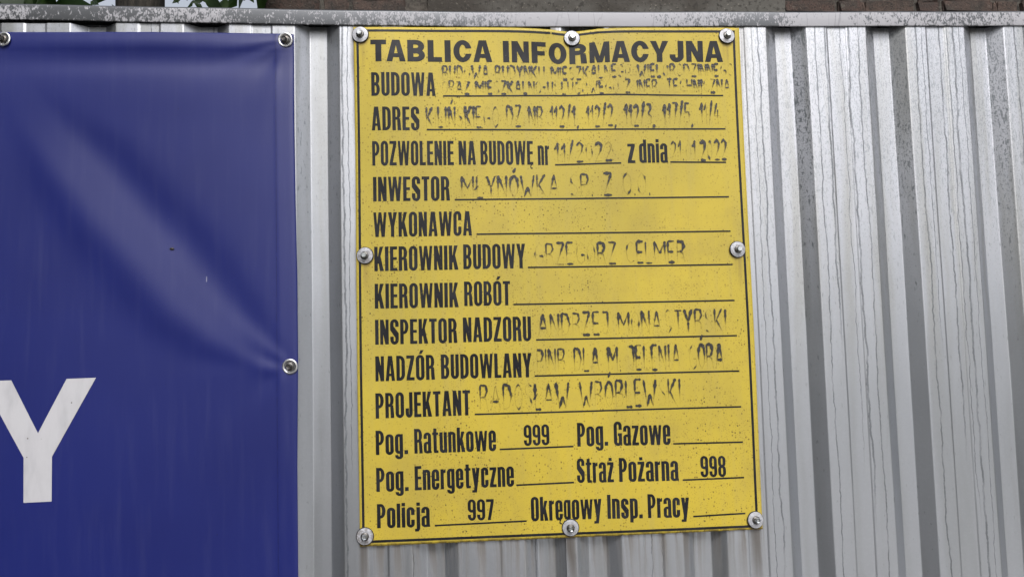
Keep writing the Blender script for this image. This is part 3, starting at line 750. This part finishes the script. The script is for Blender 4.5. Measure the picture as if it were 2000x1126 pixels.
# faded marker handwriting: single strokes, dark where the pen was pressed, worn away elsewhere
HS = {
 'A':(.62,[[(0,0),(.32,1)],[(.32,1),(.62,0)],[(.14,.36),(.5,.36)]]), 'B':(.5,[[(0,1),(0,0)],[(0,1),(.36,.97),(.42,.78),(.3,.56),(0,.52)],[(0,.52),(.4,.48),(.5,.25),(.36,.03),(0,0)]]),
 'C':(.5,[[(.5,.88),(.3,1),(.08,.8),(0,.5),(.08,.16),(.28,0),(.5,.1)]]), 'D':(.52,[[(0,1),(0,0)],[(0,1),(.36,.92),(.52,.5),(.36,.08),(0,0)]]),
 'E':(.42,[[(0,1),(0,0)],[(0,1),(.42,1)],[(0,.5),(.36,.5)],[(0,0),(.42,0)]]), 'F':(.42,[[(0,1),(0,0)],[(0,1),(.42,1)],[(0,.5),(.34,.5)]]),
 'G':(.54,[[(.5,.88),(.3,1),(.08,.8),(0,.5),(.08,.16),(.3,0),(.52,.14),(.54,.42)],[(.3,.42),(.54,.42)]]), 'H':(.5,[[(0,1),(0,0)],[(.5,1),(.5,0)],[(0,.5),(.5,.5)]]),
 'I':(.06,[[(.03,1),(.03,0)]]), 'J':(.36,[[(0,1),(.36,1)],[(.34,1),(.36,.3),(.22,.02),(0,.1)]]), 'K':(.5,[[(0,1),(0,0)],[(.48,1),(.02,.42)],[(.1,.52),(.5,0)]]),
 'L':(.4,[[(0,1),(0,0)],[(0,0),(.4,.0)]]), 'Ł':(.42,[[(.04,1),(.04,0)],[(.04,0),(.42,.0)],[(-.08,.38),(.22,.62)]]), 'M':(.68,[[(0,0),(0,1)],[(0,1),(.34,.42)],[(.34,.42),(.68,1)],[(.68,1),(.68,0)]]),
 'N':(.5,[[(0,1),(0,0)],[(0,1),(.5,0)],[(.5,1),(.5,0)]]), 'O':(.5,[[(.25,1),(.05,.8),(0,.5),(.06,.18),(.25,0),(.44,.18),(.5,.5),(.44,.82),(.25,1)]]),
 'P':(.44,[[(0,1),(0,0)],[(0,1),(.36,.97),(.44,.75),(.32,.52),(0,.5)]]), 'R':(.48,[[(0,1),(0,0)],[(0,1),(.36,.97),(.44,.75),(.3,.54),(0,.5)],[(.16,.5),(.36,.44),(.48,0)]]),
 'S':(.46,[[(.44,.9),(.24,1),(.04,.84),(.06,.64),(.36,.42),(.44,.2),(.26,0),(.02,.1)]]), 'T':(.48,[[(0,1),(.48,1)],[(.24,1),(.24,0)]]),
 'U':(.5,[[(0,1),(.02,.2),(.24,0),(.46,.2),(.5,1)]]), 'W':(.8,[[(0,1),(.2,0)],[(.2,0),(.4,.46)],[(.4,.46),(.6,0)],[(.6,0),(.8,1)]]),
 'Y':(.5,[[(0,1),(.25,.45)],[(.5,1),(.25,.45)],[(.25,.45),(.25,0)]]), 'Z':(.48,[[(0,1),(.48,1)],[(.48,1),(0,0)],[(0,0),(.48,.0)]]),
 '0':(.4,[[(.2,1),(.02,.7),(.02,.3),(.2,0),(.38,.3),(.38,.7),(.2,1)]]), '1':(.2,[[(0,.66),(.18,1)],[(.18,1),(.18,0)]]),
 '2':(.42,[[(.02,.82),(.2,1),(.4,.82),(.34,.55),(0,0)],[(0,0),(.42,0)]]), '3':(.4,[[(0,.95),(.3,.98),(.36,.74),(.12,.54)],[(.12,.54),(.4,.4),(.36,.08),(0,.02)]]),
 '4':(.44,[[(.26,1),(0,.4),(.44,.4)],[(.32,.7),(.32,0)]]), '5':(.4,[[(.4,1),(.06,1),(.02,.58)],[(.02,.58),(.34,.6),(.38,.2),(.2,0),(0,.06)]]), '7':(.42,[[(0,1),(.42,1)],[(.42,1),(.14,0)]]),
 '/':(.3,[[(.3,1.12),(0,-.04)]]), '-':(.3,[[(0,.5),(.3,.5)]]), '.':(.06,[[(0,.02),(.06,.02)]]), ',':(.08,[[(.07,.05),(0,-.12)]]), ' ':(.32,[]),
}
def hglyph(c):
    m = {'Ń':('N',[[(.2,1.12),(.34,1.34)]]), 'Ó':('O',[[(.22,1.12),(.36,1.34)]]), 'Ą':('A',[[(.6,0),(.52,-.2),(.66,-.24)]]), 'Ę':('E',[[(.38,0),(.3,-.18),(.44,-.22)]])}
    if c in m: w, s = HS[m[c][0]]; return w, s + m[c][1]
    return HS[c]
def handwriting(item, seed):
    V, F, A = [], [], []
    R = random.Random(seed)
    for (txt, xl, xr, bl, br, tl, tr) in [item]:
        x = 0; items = []
        for c in txt:
            w, st = hglyph(c); items.append((x, c, st)); x += w + .20 + R.uniform(-.03, .03)
        tot = x-.2
        for x0, c, st in items:
            jit = R.uniform(-.03, .03); fade = R.uniform(.75, 1.15)
            for line in st:
                dx = max(p[0] for p in line)-min(p[0] for p in line); dy = max(p[1] for p in line)-min(p[1] for p in line)
                horiz = dy < .12; curve = len(line) > 5
                # resample
                pts = []
                for a, b in zip(line, line[1:]):
                    L = math.hypot(b[0]-a[0], b[1]-a[1]); n = max(2, int(L*14))
                    for i in range(n): pts.append((a[0]+(b[0]-a[0])*i/n, a[1]+(b[1]-a[1])*i/n))
                pts.append(line[-1])
                W = []
                for (px, py) in pts:
                    u = (x0+px)/tot; X = xl+(xr-xl)*u; b = bl+(br-bl)*u; h = (tl-bl)+((tr-br)-(tl-bl))*u
                    W.append((X, b+(py+jit)*h))
                hh = (tl-bl)
                keep = R.random()
                ph = R.uniform(0, 6); wk = R.uniform(.7, 1.35)
                amp = []
                for i, (px, py) in enumerate(pts):
                    if horiz: a = .95 if keep > .10 else .4
                    elif curve and c in 'OCGSU0': a = .22 + .25*max(0, math.sin(i*.45+ph))**4 * 2
                    else:
                        a = .95 if py > .80 else (.95-(.80-py)/.50*.72 if py > .30 else .23)
                        if len(line) == 2 and line[0][1] < .7 and line[0][1] > .3: a = .9*(1-i/len(pts)*.9)    # second half strokes of K, W, R
                        if c == 'W' and line == st[1]: a = .9 if py > .1 else .5
                    if keep < .07: a = min(a, .3)
                    amp.append(max(0, a*fade*R.uniform(.9, 1.1)))
                if c in '.,' : amp = [.9]*len(pts)
                base = len(V); wmax = .0022 if hh > .03 else .0019
                n = len(W)
                for i in range(n):
                    p = W[max(0, i-1)]; q = W[min(n-1, i+1)]
                    tx, tz = q[0]-p[0], q[1]-p[1]; L = math.hypot(tx, tz) or 1; nx_, nz_ = -tz/L, tx/L
                    a = amp[i]; wd = .0004 + wk*wmax*min(1, a)**.8*(1+.25*math.sin(i*1.7+ph))
                    if i == 0 or i == n-1: wd *= .55
                    for sgn, ink in ((-1, .3), (0, 1.), (1, .3)):
                        V.append((W[i][0]+nx_*wd*sgn, W[i][1]+nz_*wd*sgn)); A.append(a*ink)
                    if i:
                        for k in (0, 1): F.append([base+3*(i-1)+k, base+3*i+k, base+3*i+k+1, base+3*(i-1)+k+1])
    co = [on_sign(v[0], v[1], .0006 + .00012*((i//3) % 3)) for i, v in enumerate(V)]
    me = mesh(co, F)
    at = me.attributes.new('ink', 'FLOAT', 'POINT'); at.data.foreach_set('value', np.array(A, 'f'))
    return me
for k, item in enumerate(HAND): child('handwriting', handwriting(item, 3+k), M_marker, sign, 'faded black marker handwriting')

# ------------------------------------------------------------------ screws
def lathe(prof, n=32, smooth=True):
    """prof: list of (radius, forward) ; axis along -Y"""
    co, fs = [], []
    for (r, f) in prof:
        for k in range(n):
            a = 2*math.pi*k/n; co.append((r*math.cos(a), -f, r*math.sin(a)))
    for i in range(len(prof)-1):
        for k in range(n):
            a = i*n+k; b = i*n+(k+1) % n; fs.append((a, a+n, b+n, b))
    fs.append(tuple((len(prof)-1)*n+k for k in reversed(range(n))))
    me = mesh(co, fs, smooth); return me
W_me = lathe([(.0045,.0),(.0136,.0),(.0139,.0005),(.0137,.0010),(.0100,.0016),(.0074,.0018),(.0045,.0018)], 40, False); W_me.materials.append(M_washer)
R_me = lathe([(.004,-.0020),(.0144,-.0020),(.0151,-.0010),(.0147,-.0002),(.004,.0)]); R_me.materials.append(M_rubber)
def head_mesh(dish=False):
    bm = bmesh.new()
    me = lathe([(.0066,.0016),(.0070,.0026),(.0068,.0034),(.0050,.0040)], 32); bm.from_mesh(me)
    for f in bm.faces: f.material_index = 1  # flange darkened in colour to carry the shadow ring round the hex
    h0, h1 = .0039, .0108; rr = .0048
    rings = []
    for r, h in ((rr, h0), (rr, h1-.0007), (rr*.86, h1)):
        rings.append([bm.verts.new((r*math.cos(math.pi/3*k+.2), -h, r*math.sin(math.pi/3*k+.2))) for k in range(6)])
    if dish: rings.append([bm.verts.new((rr*.5*math.cos(math.pi/3*k+.2), -h1+.0012, rr*.5*math.sin(math.pi/3*k+.2))) for k in range(6)])
    for a, b in zip(rings, rings[1:]):
        for k in range(6): bm.faces.new((a[k], b[k], b[(k+1) % 6], a[(k+1) % 6]))
    bm.faces.new(list(reversed(rings[-1])))
    bmesh.ops.recalc_face_normals(bm, faces=bm.faces[:])
    return bm_me(bm)
H_me = head_mesh(); H_me.materials.append(M_head); H_me.materials.append(M_dullhead)
H2_me = head_mesh(True); H2_me.materials.append(M_head); H2_me.materials.append(M_dullhead)
def put_screw(parent, x, y, z, dish, washer, head, seal=R_me, tilt=(0,0)):
    s = link_obj('screw', head, None, parent); s.location = Vector((x, y, z)) - parent.location
    s.rotation_euler = (tilt[0], random.uniform(-1,1) if False else 0, tilt[1])
    w = link_obj('washer', washer, None, s); r = link_obj('rubber_seal', seal, None, s)
    if abs(random.random()) > 2: pass
    return s
for i, (x, z) in enumerate(SCREWS):
    y = on_sign(x, z)[1]-.0022
    put_screw(sign, x, y, z, i > 4, W_me, H2_me if i > 4 else H_me, tilt=(random.uniform(-.10,.10), random.uniform(-.10,.10)))

# ------------------------------------------------------------------ blue banner
banner = empty('advertising_banner', (-.6, -.006, 1.2), 'dark blue vinyl banner with a big white Y, left of the yellow sign', 'banner')
D1 = np.array([(-0.56,2.035),(-0.4866,1.9552),(-0.4197,1.8939),(-0.3483,1.8105),(-0.2857,1.7449),(-0.2017,1.636),(-0.1478,1.5787),(-.118,1.548)])
D2 = np.array([(-0.585,2.0),(-0.5603,1.9299),(-0.5221,1.8561),(-0.4638,1.7735),(-0.3973,1.6953),(-0.33,1.6172),(-0.2638,1.573),(-.19,1.545),(-.14,1.522)])
D2[0] = (-.60, 2.0)
def edge_x(z): return np.interp(z, [.9, 1.185, 1.37, 1.5495, 1.68, 1.8149, 1.97, 2.1167], [-.1022, -.1019, -.1020, -.0997, -.1000, -.1022, -.1040, -.1036])
def top_z(x): return np.interp(x, [-1.7, -.601, -.3445, -.1034], [2.126, 2.1217, 2.1202, 2.1167])
def fold_h(X, Z):
    """signed coordinate s across the long diagonal fold (0 on its upper edge, 1 on its lower edge), u along it"""
    a = math.radians(-52)
    dx, dz = math.cos(a), math.sin(a)
    U1 = D1[:,0]*dx + D1[:,1]*dz; N1 = -D1[:,0]*dz + D1[:,1]*dx
    U2 = D2[:,0]*dx + D2[:,1]*dz; N2 = -D2[:,0]*dz + D2[:,1]*dx
    U = X*dx + Z*dz; N = -X*dz + Z*dx
    n1 = np.interp(U, U1, N1); n2 = np.interp(U, U2, N2)
    s = (n1-N)/np.maximum(n1-n2, .02)
    u = (U-U1[0])/(U1[-1]-U1[0])
    env = 1/(1+np.exp(-(u-.16)/.055)) * 1/(1+np.exp((u-.98)/.05))
    wid = np.maximum(n1-n2, .02)
    h = env * np.clip(wid/.11, .25, 1.25) * (-.0042*np.exp(-((s+.04)/.32)**2) + .0046*np.exp(-((s-.80)/.34)**2))
    return h
def ban_h(X, Z):
    T = top_z(X); d = T-Z; e = edge_x(Z)-X
    h = fold_h(X, Z)
    # doubled hem along the top, pulled tight, cloth bellying out just below it between the screws
    span = np.abs(np.sin((X+.1177)/.4764*math.pi))
    h += .0026*np.exp(-((d-.018)/.016)**2)*(.4+.6*span) - .0030*np.exp(-((d-.052)/.020)**2)*(.35+.65*span)
    h += .0010*np.exp(-((d-.105)/.04)**2)
    # tension creases running out of the corner screw
    for ang, w, amp in ((-172, .0050, .0018), (-160, .006, -.0015), (-148, .007, .0012), (-125, .009, -.0011), (-105,.008,.0010)):
        a = math.radians(ang); px, pz = X+.1177, Z-2.1056
        along = px*math.cos(a)+pz*math.sin(a); ac = -px*math.sin(a)+pz*math.cos(a)
        h += amp*np.exp(-(ac/(w+.06*np.maximum(along, 0)))**2)*np.clip(along/.02, 0, 1)*np.exp(-np.maximum(along, 0)/.10)
    for ang, w, amp in ((138, .008, .0014), (160, .009, -.0014), (185, .010, .0012), (215, .010, -.0011), (240, .010, .0010)):
        a = math.radians(ang); px, pz = X+.1127, Z-1.5368
        along = px*math.cos(a)+pz*math.sin(a); ac = -px*math.sin(a)+pz*math.cos(a)
        h += amp*np.exp(-(ac/(w+.08*np.maximum(along, 0)))**2)*np.clip(along/.02, 0, 1)*np.exp(-np.maximum(along, 0)/.09)
    h += .0050*np.exp(-((Z-1.50)/.27)**2)*(.7+.3*np.sin((X+.12)/.95*math.pi*-1))
    h += .0030*np.sin(X*4.1+1.0)*np.sin(Z*3.3+.4) + .0012*np.sin(X*9+Z*5)
    # side hem: welded double strip
    h += .0005/(1+np.exp((e-.032)/.0012)) + .0004/(1+np.exp((d-.030)/.0012))
    edge = np.clip(e/.03, 0, 1)
    h = h*(.25+.75*edge)
    h -= .0012*np.exp(-(e/.004)**2)
    return h
YB = -.0085
def banner_mesh():
    def fn(U, V):
        Z = .95 + V*(2.13-.95)
        xr = edge_x(Z); X = -1.55 + U*(xr+1.55)
        Zt = top_z(X); Z2 = .95 + V*(Zt-.95)
        X = -1.55 + U*(edge_x(Z2)+1.55)
        return X, YB-ban_h(X, Z2), Z2
    return grid_mesh(520, 440, fn)
o = child('banner_sheet', banner_mesh(), M_banner, banner)
m = o.modifiers.new('thickness', 'SOLIDIFY'); m.thickness = .0009; m.offset = -1
# letter Y
YP = [(-.6160,1.5268),(-.5695,1.5267),(-.5253,1.4383),(-.4815,1.5265),(-.4343,1.5270),(-.5025,1.3990),(-.5022,1.3260),(-.5467,1.3256),(-.5474,1.3988)]
YP = [(.1846+(a-.1846)*.9925, 1.5725+(b-1.5725)*.9925) for a, b in YP]
v, f = tri_union([YP])
bm = subdivide_long(v, f, .006)
for q in bm.verts:
    x, z = q.co.x, q.co.z
    q.co = Vector((x, YB - float(ban_h(np.array(x), np.array(z))) - .0006, z))
bmesh.ops.recalc_face_normals(bm, faces=bm.faces[:])
for fc in bm.faces:
    if fc.normal.y > 0: fc.normal_flip()
child('letter_y', bm_me(bm), M_wprint, banner, 'large white capital letter Y cut by the left edge of the picture')
E_me = lathe([(.0072,.0),(.0128,.0),(.0134,.0008),(.0126,.0019),(.0112,.0023),(.0096,.0018),(.0086,.0004),(.0072,.0002)]); E_me.materials.append(M_eyelet)
D_me = lathe([(.0028,-.0030),(.0093,-.0028),(.0095,-.0006),(.0088,-.0002),(.0070,.0000)]); D_me.materials.append(M_rubber)
BH = head_mesh(True); BH.materials.append(M_dullhead)
for (x, z) in BSCREWS + [(-1.07, 2.110), (-.1130, .99)]:
    y = YB - float(ban_h(np.array(x), np.array(z))) - .0008
    s = put_screw(banner, x, y, z, True, E_me, BH, D_me, (random.uniform(-.12,.12), random.uniform(-.12,.12)))
    s.children[0].name = 'eyelet'
# small beetle on the cloth
bm = bmesh.new()
bmesh.ops.create_uvsphere(bm, u_segments=12, v_segments=8, radius=1)
for q in bm.verts: q.co = Vector((q.co.x*.0042, q.co.y*.0016, q.co.z*.0018*(1 if q.co.x < .3 else .7)))
bug = link_obj('beetle', bm_me(bm, True), mat_zinc('beetle_shell', (.05,.045,.03), .25, .3))
bug.location = (-.3100, YB-float(ban_h(np.array(-.31), np.array(1.7417)))-.0012, 1.7417)
bug['label'] = 'tiny dark shiny beetle sitting on the diagonal fold of the blue banner'; bug['category'] = 'beetle'
bm = bmesh.new()
for sx in (-1, 1):
    for k in (-1, 0, 1):
        for a, b in (((k*.0014, 0, sx*.0012), (k*.0022, .0008, sx*.0030)),):
            v1, v2 = Vector(a), Vector(b); w = Vector((.0002, 0, 0))
            fv = [bm.verts.new(p) for p in (v1-w, v1+w, v2+w, v2-w)]; bm.faces.new(fv)
link_obj('leg', bm_me(bm), bug.data.materials[0], bug)

# ------------------------------------------------------------------ old wall behind the fence
wall = empty('brick_wall', (1.0, 1.9, 0), 'weathered red brick wall with a grey concrete infill showing above the fence rail', 'wall')
bm = bmesh.new()
box_bm(bm, -.655, .055, 1.93, 2.22, 0, 4.3); box_bm(bm, 1.675, 4.4, 1.93, 2.22, 0, 4.3)
me = bm_me(bm); child('mortar_core', me, M_mortar, wall)
bm = bmesh.new(); bmesh.ops.create_grid(bm, x_segments=120, y_segments=60, size=1)
for q in bm.verts:
    X = .055 + (q.co.x+1)/2*1.62; Z = 2.2 + (q.co.y+1)/2*2.1
    q.co = Vector((X, 1.905 + .006*math.sin(X*9+Z*5) + RNG.normal()*.0012, Z))
child('concrete_infill', bm_me(bm, True), M_conc, wall)
bm = bmesh.new(); box_bm(bm, .057, 1.673, 1.935, 2.2, 0, 4.3); child('infill_core', bm_me(bm), M_conc, wall)
def brick_mesh(L, H, seed):
    R = random.Random(seed); bm = bmesh.new()
    vs = box_bm(bm, -L/2, L/2, 0, .05, -H/2, H/2)
    bmesh.ops.bevel(bm, geom=[e for e in bm.edges if min(v.co.y for v in e.verts) < .01], offset=.009, segments=2, affect='EDGES')
    for v in bm.verts: v.co += Vector((R.uniform(-.006,.006), R.uniform(-.006,.006), R.uniform(-.006,.006)))
    me = bm_me(bm); me.materials.append(M_brick); return me
BRK = {k: [brick_mesh(L, .064, s) for s in range(4)] for k, L in (('s', .243), ('h', .113))}
cz = 2.985     # a course ends just below the line of sight over the rail
def add_bricks(xa, xb, z0, rows, first_h=False):
    for r in range(rows):
        z = z0 + r*.077; x = xa; odd = r % 2
        seq = 'hs' if odd else 'sh'
        i = 0
        while x < xb-.05:
            k = seq[i % 2]; L = .243 if k == 's' else .113
            if x+L > xb+.01:
                k = 'h'; L = .113
                if x+L > xb+.01: break
            b = link_obj('brick', random.choice(BRK[k]), None, wall)
            b.location = Vector((x+L/2, 1.915+random.uniform(-.006,.006), z+random.uniform(-.003,.003))) - wall.location
            b.rotation_euler = (random.uniform(-.02,.02), random.uniform(-.018,.018), random.uniform(-.03,.03))
            x += L+.012; i += 1
add_bricks(-.665, .06, 2.755, 14)
add_bricks(1.675, 4.3, 2.755, 9)

# ------------------------------------------------------------------ tree behind the fence
tree = empty('leafy_tree', (-1.18, 1.9, 0), 'leafy broadleaf tree with a dark trunk standing behind the fence on the left', 'tree')
def tube(path, radii, n=14):
    co, fs = [], []
    for i, (p, r) in enumerate(zip(path, radii)):
        p = Vector(p); q = Vector(path[min(i+1, len(path)-1)]); o_ = Vector(path[max(i-1, 0)]); d = (q-o_).normalized()
        u = d.cross(Vector((.3, 1, .1))).normalized(); w = d.cross(u)
        for k in range(n):
            a = 2*math.pi*k/n; rr = r*(1+.10*math.sin(3*a+i)+.05*math.sin(7*a+i*2)); co.append(p + u*rr*math.cos(a) + w*rr*math.sin(a))
    for i in range(len(path)-1):
        for k in range(n):
            a = i*n+k; b = i*n+(k+1) % n; fs.append((a, b, b+n, a+n))
    return mesh(co, fs, True)
child('trunk', tube([(-1.24,1.9,0),(-1.20,1.92,.8),(-1.17,1.9,1.8),(-1.185,1.9,2.6),(-1.18,1.9,3.05),(-1.17,1.92,3.7),(-1.2,1.95,4.6)], [.13,.11,.095,.09,.088,.082,.06]), M_bark, tree)
for pts, rad in (([(-1.18,1.92,3.25),(-1.5,1.7,3.45),(-1.95,1.55,3.5),(-2.5,1.5,3.7)], [.04,.03,.022,.01]), ([(-1.17,1.9,3.5),(-.9,1.8,3.6),(-.55,1.75,3.55)], [.03,.018,.008]),
                 ([(-1.18,1.95,3.9),(-.8,2.1,4.3),(-.4,2.3,4.8)], [.04,.025,.01]), ([(-1.19,1.95,4.1),(-1.6,2.2,4.6),(-2.1,2.4,5.1)], [.04,.025,.01])):
    child('branch', tube(pts, rad, 8), M_bark, tree)
def leaf_mesh(seed, L=.10, Wd=.055):
    R = random.Random(seed); co, fs = [], []
    n = 6; cup = R.uniform(.05, .2); bend = R.uniform(.1, .4)
    for i in range(n+1):
        u = i/n; w = Wd*.5*math.sin(math.pi*min(1, u**.8))*(1-.15*u) + .0005
        y = -bend*L*u*u
        for k in (-1, 0, 1): co.append((u*L, w*k, y + cup*abs(k)*w))
    for i in range(n):
        for k in (0, 1): a = 3*i+k; fs.append((a, a+3, a+4, a+1))
    me = mesh(co, fs, True); me.materials.append(M_leaf); return me
LEAF = [leaf_mesh(i) for i in range(5)]
def put_leaf(p, sc, rot):
    l = link_obj('leaf', random.choice(LEAF), None, tree); l.location = Vector(p)-tree.location; l.scale = (sc,)*3; l.rotation_euler = rot
    return l
Rl = random.Random(21)
def rrot(): return (Rl.uniform(-.9,.9)+1.2, Rl.uniform(-.8, 1.2), Rl.uniform(-3.1,3.1))
# big dark leaves low on the left
for k in range(70):
    put_leaf((Rl.uniform(-1.95,-1.33), Rl.uniform(1.62,1.86), Rl.uniform(2.96,3.2)), Rl.uniform(1.3, 2.4), rrot())
# looser sprays between trunk and wall
for k in range(26):
    put_leaf((Rl.uniform(-1.08,-.9), Rl.uniform(1.75,1.95), Rl.uniform(3.06,3.3)), Rl.uniform(.35, .7), rrot())
for k in range(40):
    put_leaf((Rl.uniform(-.92,-.64), Rl.uniform(1.6,1.85), Rl.uniform(3.03,3.3)), Rl.uniform(.7, 1.5), rrot())
# the rest of the crown, out of sight above, as one mass
co, fs = [], []
for k in range(5200):
    c = Vector((Rl.gauss(-1.35,.8), Rl.gauss(2.2,.6), Rl.uniform(3.35, 5.6)))
    s = Rl.uniform(.05, .11); e = Euler(rrot()).to_matrix()
    b = len(co)
    for p in ((0,0,0),(.5,.28,.03),(1,0,-.15),(.5,-.28,.03)): co.append(c + e @ (Vector(p)*s))
    fs.append((b, b+1, b+2, b+3))
cr = child('crown', mesh(co, fs), M_leaf, tree); cr['kind'] = 'stuff'

# ------------------------------------------------------------------ unseen trees added on the viewer's side to darken reflections in the metal ribs
def added_tree(x, y, h, rad, label, seed):
    R = random.Random(seed)
    t = empty('added_tree', (x, y, 0), label, 'tree')
    child('trunk', tube([(x,y,0),(x+.1,y,h*.25),(x,y+.1,h*.5),(x-.1,y,h*.8)], [.22,.19,.14,.05], 12), M_bark, t)
    clumps = [(R.gauss(0,.5)*rad, R.gauss(0,.5)*rad, R.uniform(.22,.95)*h) for _ in range(38)]
    co, fs = [], []
    for k in range(9000):
        cx, cy, cz_ = clumps[k % len(clumps)]
        q = Vector((R.gauss(0,1), R.gauss(0,1), R.gauss(0,.9)))*rad*.21
        c = Vector((x+cx, y+cy, cz_)) + q
        if c.z < .6: c.z = .6 + R.random()
        e = Euler((R.uniform(0,6), R.uniform(0,6), R.uniform(0,6))).to_matrix(); sz = R.uniform(.13,.26); b = len(co)
        for p in ((0,0,0),(.5,.3,.03),(1,0,-.1),(.5,-.3,.03)): co.append(c + e @ (Vector(p)*sz))
        fs.append((b, b+1, b+2, b+3))
    o = child('crown', mesh(co, fs), M_leaf, t); o['kind'] = 'stuff'
added_tree(-5.2, -2.6, 6.2, 2.0, 'unseen broad leafy tree added near the left end of the fence for the rib reflections', 1)
added_tree(-7.0, -6.8, 7.5, 2.4, 'unseen tall leafy tree added further out on the left for the rib reflections', 2)
added_tree(-6.0, -10.5, 10.5, 3.0, 'unseen tallest leafy tree added opposite the fence, on the left, for the rib reflections', 4)
added_tree(6.8, -1.9, 5.6, 1.7, 'unseen leafy tree added at the right end of the fence for the rib reflections', 3)
